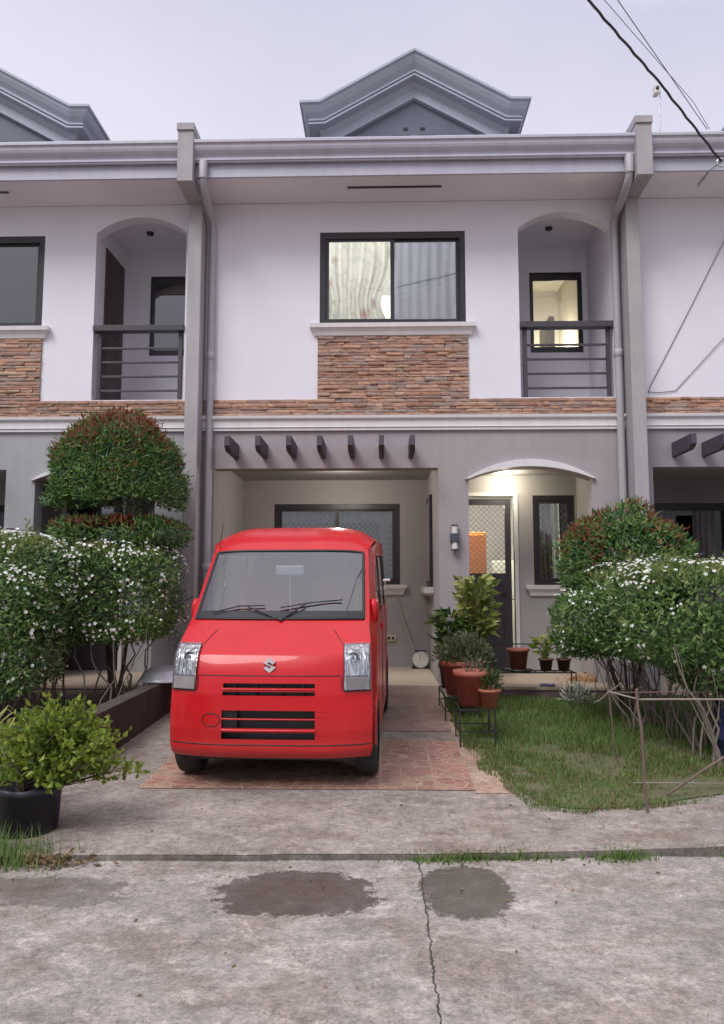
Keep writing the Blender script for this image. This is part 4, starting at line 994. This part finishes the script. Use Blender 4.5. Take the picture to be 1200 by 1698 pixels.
# ------------------------------------------------------------------ wires, antenna
wire_m=M('cable_black',(.03,.03,.035),None,10,.5)
def cable(name,pts,r_,label,n=16,sag=0,cat='cable',group=None):
    pts=[Vector(p) for p in pts]; P=[]
    for i in range(len(pts)-1):
        for k in range(n): s=k/n; p=pts[i].lerp(pts[i+1],s); p.z-=sag*4*s*(1-s); P.append(p)
    P.append(pts[-1]); return tag(MB().tube(P,r_,6).build(name,wire_m),label,cat,group)
a0=at(1196,268,8.62); a1=at(1090,133,7.6); a2=at(975,0,6.6); e=a2+(a2-a1)*7; e.z+=.4
b=MB(); 
P=[];R_=[]
for s0,s1 in ((a0,a1),(a1,a2),(a2,e)):
    for k in range(14): p=s0.lerp(s1,k/14); P.append(p+Vector((math.sin(k*2.1),0,math.cos(k*2.1)))*.006)
P.append(e); b.tube(P,.014,6)
tag(b.build('service_cable',wire_m),'thick twisted black service cable descending to the right eave','cable')
c0_=at(1172,214,8.9); c1_=at(1024,0,6.8); e2=c1_+(c1_-c0_)*6
cable('overhead_wire',[c0_,c1_,e2],.0045,'thin overhead wire, farther right of the two beside the thick cable',sag=.0,cat='wire')
c0_=at(1150,170,8.4); c1_=at(1002,0,6.8); e2=c1_+(c1_-c0_)*6
cable('overhead_wire',[at(1176,214,8.9),c0_,c1_,e2],.0035,'thin overhead wire next to the thick cable',cat='wire')
t=thing('cable_insulator','pale ring insulator holding the thick cable on the right eave','insulator',tuple(a0))
MB().tube([(a0.x+.05*math.cos(k*.449),a0.y,a0.z-.01+.05*math.sin(k*.449)) for k in range(15)],.012,8).build('ring',silver,t); MB().tube([tuple(a0),(a0.x-.08,a0.y+.1,a0.z-.04),(a0.x-.08,9.09,a0.z-.04)],.010,6).build('hook',silver,t)
w0,w1,w2=at(1215,368,9.36),at(1180,440,9.39),at(1078,640,9.39)
cable('wall_cable',[w0,w1,w2,at(1074,652,9.385)],.004,'thin black cable running diagonally down the right house wall',sag=.01)
cable('wall_cable',[at(1230,528,9.38),at(1120,648,9.39),at(1094,651,9.385),at(1076,650,9.385)],.004,'thin black cable low on the right house wall above the stone strip')
m0=at(1094,215,8.75); m1=at(1094,150,8.75)
t=thing('mast_camera','small white camera on a thin mast above the right corbel','camera',tuple(m0))
MB().tube([(m0.x,8.75,m0.z-.06),tuple(m1)],.010,8).build('mast',silver,t)
MB().box(m1.x-.075,m1.x-.02,8.70,8.80,m1.z-.06,m1.z+.05).build('housing',wm,t,bevel=.01); MB().lathe((m1.x-.048,8.69,m1.z),[(0,0),(.02,0),(.022,.01)],12,axis='y').build('lens',black_m,t)
# ------------------------------------------------------------------ red van
def red_paint():
    m,nt,b=new_mat('red_paint')
    v=pos(nt,obj=True); f=noise_(nt,v,3,6,.6)
    c=ramp(nt,f,[(.3,(.53,.007,.011)),(.7,(.46,.005,.009))]).outputs['Color']; sz=nt.nodes.new('ShaderNodeSeparateXYZ'); nt.links.new(v,sz.inputs[0]); du=math_(nt,'MULTIPLY',noise_(nt,pos(nt,obj=True),11,8,.75),math_(nt,'SMOOTH_MAX',math_(nt,'SUBTRACT',.62,sz.outputs[2]),0.0,.1)); c=mixc(nt,math_(nt,'MINIMUM',math_(nt,'MULTIPLY',du,.75),.4),c,(.22,.13,.11)); nt.links.new(c,b.inputs['Base Color'])
    b.inputs['Roughness'].default_value=.32; b.inputs['Specular IOR Level'].default_value=.28; b.inputs['Coat Weight'].default_value=.35; b.inputs['Coat Roughness'].default_value=.06
    rr=math_(nt,'MULTIPLY_ADD',noise_(nt,v,9,6,.7),.25,.22); nt.links.new(rr,b.inputs['Roughness']); return m
red=red_paint()
blk=M('black_trim',(.012,.012,.014),None,8,.45,obj=True)
rub=M('tyre_rubber',(.022,.021,.021),(.035,.033,.032),12,.85,.4,60,obj=True)
chrome=M('chrome',(.75,.75,.77),None,8,.12,metal=1,obj=True)
rim_m=M('steel_rim',(.30,.30,.32),None,6,.4,metal=.8,obj=True)
lens_g=glass('lamp_lens',(.93,.95,.95),.05,1.0,.03)
g_van=glass('van_side_glass',(.66,.70,.70),.06,1.1)
wsh=glass('windscreen_glass',(.74,.77,.80),.085,1.1,.03)
amber=M('amber_lens',(.55,.22,.06),None,6,.25,obj=True)
seat_m=M('seat_cloth',(.42,.15,.13),None,8,.9,obj=True)
dash_m=M('dash_plastic',(.20,.20,.21),None,8,.7,obj=True)
VX,VY=-.793,5.39
van=thing('parked_van','red kei van parked nose out on the driveway','van',(VX,VY,gz(VY+.3)),R(-2.0))
van.rotation_euler=(math.atan(SL),0,R(-2.0))
# profile stations: (s, y, z, halfwidth, bow, crown)
ST_=[(0,.045,.225,.697,.16,0),(1,.012,.255,.708,.17,0),(2,.0,.305,.714,.17,0),(3,.004,.32,.714,.17,0),(4,.0,.42,.716,.165,0),(5,.006,.54,.715,.165,0),
     (6,.018,.66,.711,.16,0),(7,.035,.74,.706,.155,0),(8,.052,.80,.709,.15,0),(9,.085,.918,.703,.145,0),(10,.105,.935,.701,.14,0),(11,.205,1.015,.696,.14,0),(12,.285,1.08,.686,.14,.006),(13,.33,1.115,.680,.14,.008),
     (14,.37,1.155,.680,.14,.008),(15,.92,1.665,.645,.10,.022),(16,.96,1.70,.645,.10,.03),(17,1.05,1.765,.662,.08,.05),(18,1.2,1.83,.675,.05,.09),(19,1.45,1.878,.68,.02,.12),(20,1.8,1.89,.68,0,.13),(21,3.1,1.885,.68,0,.13),(22,3.30,1.85,.66,-.02,.15),(23,3.37,1.75,.66,-.03,.08),(24,3.395,1.1,.70,-.03,0),(25,3.39,.30,.71,-.03,0)]
def stn(s):
    s=max(0,min(25,s)); i=int(min(24,math.floor(s))); t=s-i; a,b_=ST_[i],ST_[i+1]
    return [a[k]+(b_[k]-a[k])*t for k in range(1,6)]
def S_(u,s,off=0):
    y,z,w,bw,cr=stn(s)
    def P(u,s):
        y,z,w,bw,cr=stn(s); k=abs(u)**3.8*(.62 if s<13.5 else .85)
        return Vector((u*w,y+bw*k,z-cr*abs(u)**5.5))
    p=P(u,s)
    if off:
        e=1e-3; n=(P(u+e,s)-P(u-e,s)).cross(P(u,s+.02)-P(u,s-.02)); n.normalize()
        if n.y>0 and s<16 : n=-n
        p=p+n*off
    return p
def s_of_z(z):
    for i in range(16):
        a,b_=ST_[i],ST_[i+1]
        if a[2]<=z<=b_[2]: return i+(z-a[2])/(b_[2]-a[2])
    return 0
WSU=.935; WS0,WS1=14,15
# grille openings in the nose (u range, z range)
def zpx(y,Y): return at(455,y,Y).z-gz(5.76)
up0,up1=zpx(1150.5,5.47),zpx(1131,5.47); lo0,lo1=zpx(1222,5.46),zpx(1175,5.46)
gu0,gu1=-.455,.455
slots=[(up0,up0+.026),(up1-.030,up1),(lo0,lo0+.045),(lo0+.075,lo1-.065),(lo1-.052,lo1)]
us=sorted(set([-1,-.985,-.96,-WSU,-.85,-.78,-.7,-.6,-.53,gu0,-.3,-.15,0,.15,.3,gu1,.53,.6,.7,.78,.85,WSU,.96,.985,1]))
ss=sorted(set([float(i) for i in range(26)]+[s_of_z(z) for sl in slots for z in sl]+[14.25,14.5,14.75,20.3,20.6]))
b=MB(); idx={}
for i,s in enumerate(ss):
    for j,u in enumerate(us): idx[i,j]=len(b.v); b.v.append(tuple(S_(u,s)))
def hole(u,s):
    if WS0<s<WS1 and abs(u)<WSU: return True
    if abs(u)<.456:
        z=stn(s)[1]
        for a,c in slots:
            if s<9 and a<z<c: return True
    return False
for i in range(len(ss)-1):
    for j in range(len(us)-1):
        if hole((us[j]+us[j+1])/2,(ss[i]+ss[i+1])/2): continue
        b.f.append((idx[i,j],idx[i,j+1],idx[i+1,j+1],idx[i+1,j])); b.m.append(0); b.sm.append(True)
# sides
def frontedge(z):
    for i in range(23):
        a,c=S_(1,ss[i]),None
    pts=[S_(1,s) for s in ss if s<=20]
    if z<=pts[0].z: return pts[0]
    for p,q_ in zip(pts,pts[1:]):
        if p.z<=z<=q_.z: return p.lerp(q_,(z-p.z)/max(1e-6,q_.z-p.z))
    return pts[-1]
ztop=S_(1,20).z
def Wz(z): return .737 if z<.95 else .737-(z-.95)/(ztop-.95)*(.737-.68)
zr=[.225,.255,.305,.42,.54,.66,.74,.80,.862,.93,1.01,1.08,1.15,1.25,1.35,1.45,1.55,1.63,1.69,ztop]
ts_=[0,.015,.03,.05,.075]+[.1+.02*k for k in range(46)]
pinklens=M('clear_signal_lens',(.62,.52,.48),(.50,.40,.36),14,.25,obj=True)
reflm,_nt,_b=new_mat('lamp_reflector'); _b.inputs['Metallic'].default_value=.85; _b.inputs['Roughness'].default_value=.22
_n=noise_(_nt,pos(_nt,(22,22,7),obj=True),1,3,.5); _nt.links.new(ramp(_nt,_n,[(.3,(.35,.36,.38)),(.7,(.85,.86,.88))]).outputs['Color'],_b.inputs['Base Color']); bump(_nt,_b,_n,.9,.03)
WC=((.53,.285),(2.93,.285)); AR=.315
for sg in (-1,1):
    id2={}
    for i,z in enumerate(zr):
        fe=frontedge(z); ye=3.36-.0*z
        for j,t_ in enumerate(ts_):
            y=fe.y+(ye-fe.y)*t_; k=min(1,(y-fe.y)/.40); k=k*k*(3-2*k); x=fe.x+(Wz(z)-fe.x)*k
            if t_>.9: x-= (t_-.9)**2*4
            id2[i,j]=len(b.v); b.v.append((sg*x,y,z))
    for i in range(len(zr)-1):
        for j in range(len(ts_)-1):
            q4=[b.v[id2[i,j]],b.v[id2[i,j+1]],b.v[id2[i+1,j+1]],b.v[id2[i+1,j]]]
            cy=sum(p[1] for p in q4)/4; cz=sum(p[2] for p in q4)/4
            if any((cy-wy)**2+(cz-wz)**2<AR*AR for wy,wz in WC): continue
            if 1.17<cz<1.60 and (frontedge(cz).y+.32<cy<1.55 or 1.66<cy<2.5 or 2.6<cy<3.2): continue
            f=(id2[i,j],id2[i,j+1],id2[i+1,j+1],id2[i+1,j]); b.f.append(f if sg>0 else f[::-1]); b.m.append(0); b.sm.append(True)
body=b.build('body',red,van,local=True)
# body details as separate meshes, in van space
def patch(name,u0,u1,s0,s1,m,parent,off=.004,nu=12,ns=6,taper=None,rimt=0):
    b=MB(); V=[];Fc=[]
    for i in range(ns+1):
        for j in range(nu+1):
            a=i/ns; c=j/nu; ua,ub=u0,u1
            if taper: ua=u0+taper[0]*a; ub=u1+taper[1]*a
            V.append(S_(ua+(ub-ua)*c,s0+(s1-s0)*a,off))
    for i in range(ns):
        for j in range(nu): k=i*(nu+1)+j; Fc.append((k,k+1,k+nu+2,k+nu+1))
    b.add(V,Fc,0,True)
    if rimt:
        ring=[i for i in range(nu+1)]+[ (i+1)*(nu+1)+nu for i in range(ns)]+[ns*(nu+1)+nu-1-i for i in range(nu)]+[(ns-1-i)*(nu+1) for i in range(ns-1)]
        inner=[]
        for k in ring: i,j=divmod(k,nu+1); a=i/ns;c=j/nu; ua,ub=(u0+taper[0]*a,u1+taper[1]*a) if taper else (u0,u1); inner.append(S_(ua+(ub-ua)*c,s0+(s1-s0)*a,off-rimt))
        outer=[V[k] for k in ring]; n=len(ring); b.add(outer+inner,[(i,(i+1)%n,n+(i+1)%n,n+i) for i in range(n)])
    return b.build(name,m,parent,local=True)
def line(pts,r_,m,name,parent): return MB().tube(pts,r_,5).build(name,m,parent,local=True)
ws=patch('windscreen',-WSU-.008,WSU+.008,14.0,15.0,wsh,van,.003,24,8)
# black surround of the glass
b=MB()
for k in range(2):
    pts=[]
seal=[S_(-WSU,14+.05*i,.004) for i in range(21)]+[S_(-WSU+2*WSU*i/20,15,.004) for i in range(1,21)]+[S_(WSU,15-.05*i,.004) for i in range(1,21)]+[S_(WSU-2*WSU*i/20,14,.004) for i in range(1,21)]
MB().tube(seal,.011,6).build('seal',blk,ws,local=True)
patch('frit_band',-WSU+.01,WSU-.01,14.02,14.11,blk,ws,.0045,20,2)
# wipers
for a,c,k in (((-.16,14.04),(-.74,14.06),0),((.02,14.03),(.70,14.24),1)):
    pa,pb_=S_(a[0]+.15,a[1]-.06,.02),None
    w=MB(); p0_=S_(.06 if k==0 else .03,13.6,.012); pm=S_(a[0]*.6+c[0]*.4,(14.16 if k==0 else 14.17),.025); p1_=S_(*c,.022)
    w.tube([p0_,pm],[.008,.005],6); bl0=S_(a[0],14.10+(.03 if k else .06),.022)
    w.tube([bl0,S_((a[0]+c[0])/2,(14.15 if k==0 else 14.2),.022),p1_],.0055,6); w.build('wiper',blk,van,local=True)
# hood seams, bumper crease, joints
for s,u in ((s_of_z(.772),.70),(10.0,.72)): pass
line([S_(-.70+1.4*i/30,s_of_z(zpx(1118,5.5)),.001) for i in range(31)],.0035,blk,'bonnet_seam',van)
line([S_(-.98+1.96*i/40,s_of_z(.322),.002) for i in range(41)],.004,blk,'bumper_seam',van)
for sg in (-1,1):
    line([S_(sg*.72,s_of_z(.99)-.0,.001)]+[S_(sg*(.72-.02*i),s_of_z(.99)+.3*i,.001) for i in range(1,6)],.0028,blk,'wing_seam',van)
    line([S_(sg*(.98-.02*i),s_of_z(.66+.006*i),.001) for i in range(10)],.004,red,'bumper_crease',van)
# grille: dark box behind, bars
MB().box(-.36,.36,.075,.18,up0-.03,up1+.03).box(-.36,.36,.075,.20,lo0-.03,lo1+.03).build('grille_cavity',blk,van,local=True)
for x in (-.24,-.09,.09,.24): MB().box(x-.005,x+.005,.05,.074,up0,up1).build('grille_bar',blk,van,local=True)
MB().box(-.335,-.22,.03,.074,lo0+.05,lo1).build('grille_blank',blk,van,local=True)
for z in (lo0+.06,lo1-.058): line([S_(-.455+.91*i/12,s_of_z(z),.004) for i in range(13)],.011 if z<lo0+.1 else .006,red,'grille_slat',van)
line([S_(-.455+.91*i/12,s_of_z((up0+up1)/2),.003) for i in range(13)],.006,red,'grille_slat',van)
for u0 in (-.56,):
    zc=(lo0+lo1)/2+.03
    line([S_(u0+.09*math.cos(a*.393)*1,s_of_z(zc+.045*math.sin(a*.393)),.001) for a in range(17)],.003,blk,'tow_cover',van)
for dz in (0,.035,.16): line([S_(.47,s_of_z(lo1-dz-.002),.002),S_(.56,s_of_z(lo1-dz-.002),.002)],.003,red,'bumper_groove',van)
# emblem
pl=[(-1,.3),(0,1),(.9,.38),(.5,.1),(0,.45),(-.33,.22),(1,-.3),(0,-1),(-.9,-.38),(-.5,-.1),(0,-.45),(.33,-.22)]
emb_m=M('silver_emblem',(.72,.72,.74),None,9,.28,metal=.35,obj=True)
ec=S_(0,s_of_z(zpx(1101,5.5)),.0)
b=MB(); b.poly([(ec.x+.045*x,ec.z+.052*z) for x,z in pl],[],ec.y-.020,ec.y+.01); b.build('emblem',emb_m,van,local=True)
# headlights
for sg in (-1,1):
    s0,s1=s_of_z(zpx(1138,5.62)),s_of_z(zpx(1069,5.62))
    ua,ub=(.735,.985) ; tp=(.0,-.0)
    rng_=(ua,ub) if sg>0 else (-ub,-ua)
    hl=patch('headlight',rng_[0],rng_[1],s0,s1,reflm,van,.004,8,8,rimt=.006)
    patch('lens',rng_[0]+.0,rng_[1]-.0,s0,s1,lens_g,hl,.022,8,8,rimt=.02)
    patch('turn_signal',rng_[0]+.02*1,rng_[1]-.02,s0+.05,s0+(s1-s0)*.27,pinklens,hl,.009,6,3)
    for uu,tt_,rr_ in ((.83,.60,.040),):
        cc=S_(sg*uu,s0+(s1-s0)*tt_,.004)
        MB().lathe((cc.x,cc.y-.004,cc.z),[(rr_,0),(rr_*.9,-.006),(rr_*.8,.004),(rr_*.22,.012),(rr_*.2,-.006),(0,-.009)],18,axis='y').build('bulb',rim_m,hl,local=True)
    for uu in (.765,.895,.945): line([S_(sg*uu,s0+(s1-s0)*(.34+.6*k/6),.008+.004*math.sin(k)) for k in range(7)],.007,chrome,'facet',hl)
    line([S_(sg*(ua+.02+(ub-ua-.04)*k/8),s0+(s1-s0)*.31,.01) for k in range(9)],.006,rim_m,'facet',hl)
    line([S_(sg*u_,s_,.012) for u_,s_ in ([(ua,s0+(s1-s0)*k/6) for k in range(7)]+[(ua+(ub-ua)*k/6,s1) for k in range(1,7)]+[(ub,s1-(s1-s0)*k/6) for k in range(1,7)]+[(ub-(ub-ua)*k/6,s0) for k in range(1,7)])],.0035,blk,'gasket',hl)
    line([S_(sg*(.735+.255*k/6),s0-.06,.001) for k in range(7)],.003,blk,'bumper_joint',van); line([S_(sg*.715,s0+(s_of_z(zpx(1118,5.5))-s0)*k/4,.001) for k in range(5)],.003,blk,'bumper_joint',van)
    # door mirror
    b=MB(); mx=sg*.70
    b.lathe((0,0,0),[(0,-.085),(.03,-.083),(.042,-.05),(.045,0),(.042,.06),(.03,.092),(0,.095)],16)
    b.v=[(p[0]*.95+mx,p[1]*1.9+.72,p[2]*1.05+1.19) for p in b.v]; mr=b.build('mirror',red,van,local=True)
    MB().bar((sg*.66,.68,1.13),(sg*.72,.70,1.14),.03,.05).build('mirror_arm',blk,mr,local=True)
    # side glass
    def sx(y,z): fe=frontedge(z); k=min(1,(y-fe.y)/.40); k=k*k*(3-2*k); return fe.x+(Wz(z)-fe.x)*k
    for y0f,y1 in ((None,1.56),(1.65,2.51),(2.59,3.21)):
        b=MB();V=[];Fc=[]
        for i in range(7):
            z=1.155+.465*i/6; y0=(frontedge(z).y+.30) if y0f is None else y0f
            for j in range(7): y=y0+(y1-y0)*j/6; V.append((sg*(sx(y,z)-.004),y,z))
        for i in range(6):
            for j in range(6): k=i*7+j; Fc.append((k,k+1,k+8,k+7))
        b.add(V,Fc,0,True); b.build('side_window',g_van,van,local=True)
    for y in (1.60,2.55): line([(sg*(Wz(z)+.001),y,z) for z in (.32,.6,.9,1.2,1.62)],.003,blk,'door_seam',van)
    hd=MB().bar((sg*.742,1.38,1.02),(sg*.742,1.52,1.02),.018,.035); hd.build('door_handle',red,van,local=True)
    # wheels
    for wy in (.53,2.93):
        wx=sg*.66
        ty=MB().lathe((wx,wy,.285),[(.19,-.078),(.255,-.082),(.277,-.068),(.282,-.05),(.284,0),(.282,.05),(.277,.068),(.255,.082),(.19,.078)],36,axis='x').build('wheel',rub,van,local=True)
        MB().lathe((wx+sg*.05,wy,.285),[(.19,0),(.185,.02*sg),(.15,.015*sg),(.12,-.01*sg),(.06,.01*sg),(.05,.025*sg),(0,.028*sg)],28,axis='x').build('rim',rim_m,ty,local=True)
        b=MB(); pts=[(sg*.732,wy+AR*math.cos(a*math.pi/20),.285+AR*math.sin(a*math.pi/20)) for a in range(0,21)]; b.tube(pts,.010,6); b.build('wheel_arch',red,van,local=True)
# underbody and inside
MB().box(-.60,.60,.16,3.3,.185,.40).box(-.69,.69,.30,.95,.40,.62).box(-.69,.69,2.5,3.3,.40,.7).build('chassis',blk,van,local=True)
MB().box(-.64,.64,.45,3.3,.62,.66).build('cabin_floor',dash_m,van,local=True)
b=MB(); b.poly([(.46,.7),(.9,.7),(.86,1.06),(.66,1.12),(.44,1.10)],[],-.64,.64,plane='yz'); b.build('dashboard',dash_m,van,local=True,bevel=.02)
for x in (-.32,.32):
    se=MB().box(x-.22,x+.22,1.05,1.5,.68,.98).poly([(1.42,.9),(1.56,.9),(1.66,1.42),(1.56,1.45)],[],x-.21,x+.21,plane='yz').build('seat',seat_m,van,local=True,bevel=.03)
    MB().box(x-.11,x+.11,1.58,1.68,1.46,1.62).build('headrest',seat_m,se,local=True,bevel=.03)
rg=MB(); rg.tube([(.32+.17*math.cos(a*.2618),.95+.03*math.sin(a*.2618),1.12+.14*math.sin(a*.2618)) for a in range(25)],.013,8); rg.build('steering_wheel',blk,van,local=True)
mi_=S_(0.02,14.82,-.08); mm=MB().box(mi_.x-.115,mi_.x+.115,mi_.y,mi_.y+.03,mi_.z-.045,mi_.z+.035).build('rear_view_mirror',M('mirror_grey',(.34,.35,.38),None,8,.25,obj=True),van,local=True,bevel=.01)
MB().tube([(mi_.x,mi_.y+.01,mi_.z-.045),(mi_.x+.003,mi_.y+.01,mi_.z-.33)],.003,5).build('charm_cord',wm,mm,local=True)
MB().tube([tuple(S_(-.93,16.2,.0)),tuple(S_(-.93,16.2,.0)+Vector((.02,.02,.20)))],.0035,6).build('aerial',black_m,van,local=True)
# ------------------------------------------------------------------ sky, sun, camera
w=bpy.data.worlds.new('World'); scene.world=w; w.use_nodes=True; nt=w.node_tree
bg=nt.nodes['Background']
sky=nt.nodes.new('ShaderNodeTexSky'); sky.sky_type='NISHITA'; sky.sun_disc=False
SUN_EL,SUN_AZ=50,215     # azimuth of the sun measured from +Y clockwise
sky.sun_elevation=R(SUN_EL); sky.sun_rotation=R(SUN_AZ); sky.air_density=1.0; sky.dust_density=3.0; sky.ozone_density=1.5
hs=nt.nodes.new('ShaderNodeHueSaturation'); hs.inputs['Saturation'].default_value=.25; hs.inputs['Value'].default_value=.5; nt.links.new(sky.outputs[0],hs.inputs['Color'])
tc=nt.nodes.new('ShaderNodeTexCoord'); sp=nt.nodes.new('ShaderNodeSeparateXYZ'); nt.links.new(tc.outputs['Generated'],sp.inputs[0])
zz=math_(nt,'ADD',math_(nt,'MULTIPLY_ADD',sp.outputs[0],.12,sp.outputs[2]),math_(nt,'MULTIPLY_ADD',noise_(nt,tc.outputs['Generated'],1.9,6),.24,-.12))
ov=ramp(nt,zz,[(0,(.25,.245,.28)),(.36,(.362,.350,.408)),(.52,(.352,.343,.402)),(.66,(.285,.283,.350)),(.80,(.52,.525,.60)),(1,(.70,.71,.80))])
ovs=nt.nodes.new('ShaderNodeVectorMath'); ovs.operation='SCALE'; ovs.inputs['Scale'].default_value=15.8; nt.links.new(ov.outputs[0],ovs.inputs[0])
mx=mixc(nt,.9,hs.outputs[0],ovs.outputs[0]); nt.links.new(mx,bg.inputs['Color']); bg.inputs['Strength'].default_value=.10
sl=bpy.data.lights.new('sun','SUN'); sl.energy=1.5; sl.angle=R(28); sl.color=(1,.985,.98)
so=bpy.data.objects.new('sun',sl); COL.objects.link(so)
az=R(SUN_AZ); el=R(SUN_EL); d=Vector((math.sin(az)*math.cos(el),math.cos(az)*math.cos(el),math.sin(el)))
so.rotation_euler=d.to_track_quat('Z','Y').to_euler(); so.location=(-4,-4,9)
cd=bpy.data.cameras.new('camera'); cd.sensor_width=36; cd.sensor_fit='AUTO'; cd.lens=FPX/1698*36; cd.clip_end=3000; cd.clip_start=.05
co=bpy.data.objects.new('camera',cd); COL.objects.link(co); co.location=(0,0,HC); co.rotation_euler=(R(90)+PITCH,0,YAW); scene.camera=co
scene.view_settings.view_transform='Standard'; scene.view_settings.look='None'; scene.view_settings.exposure=.64; scene.view_settings.gamma=1
scene.render.engine='CYCLES'
scene.cycles.max_bounces=8; scene.cycles.transparent_max_bounces=16; scene.cycles.use_denoising=True; scene.cycles.caustics_reflective=False; scene.cycles.caustics_refractive=False
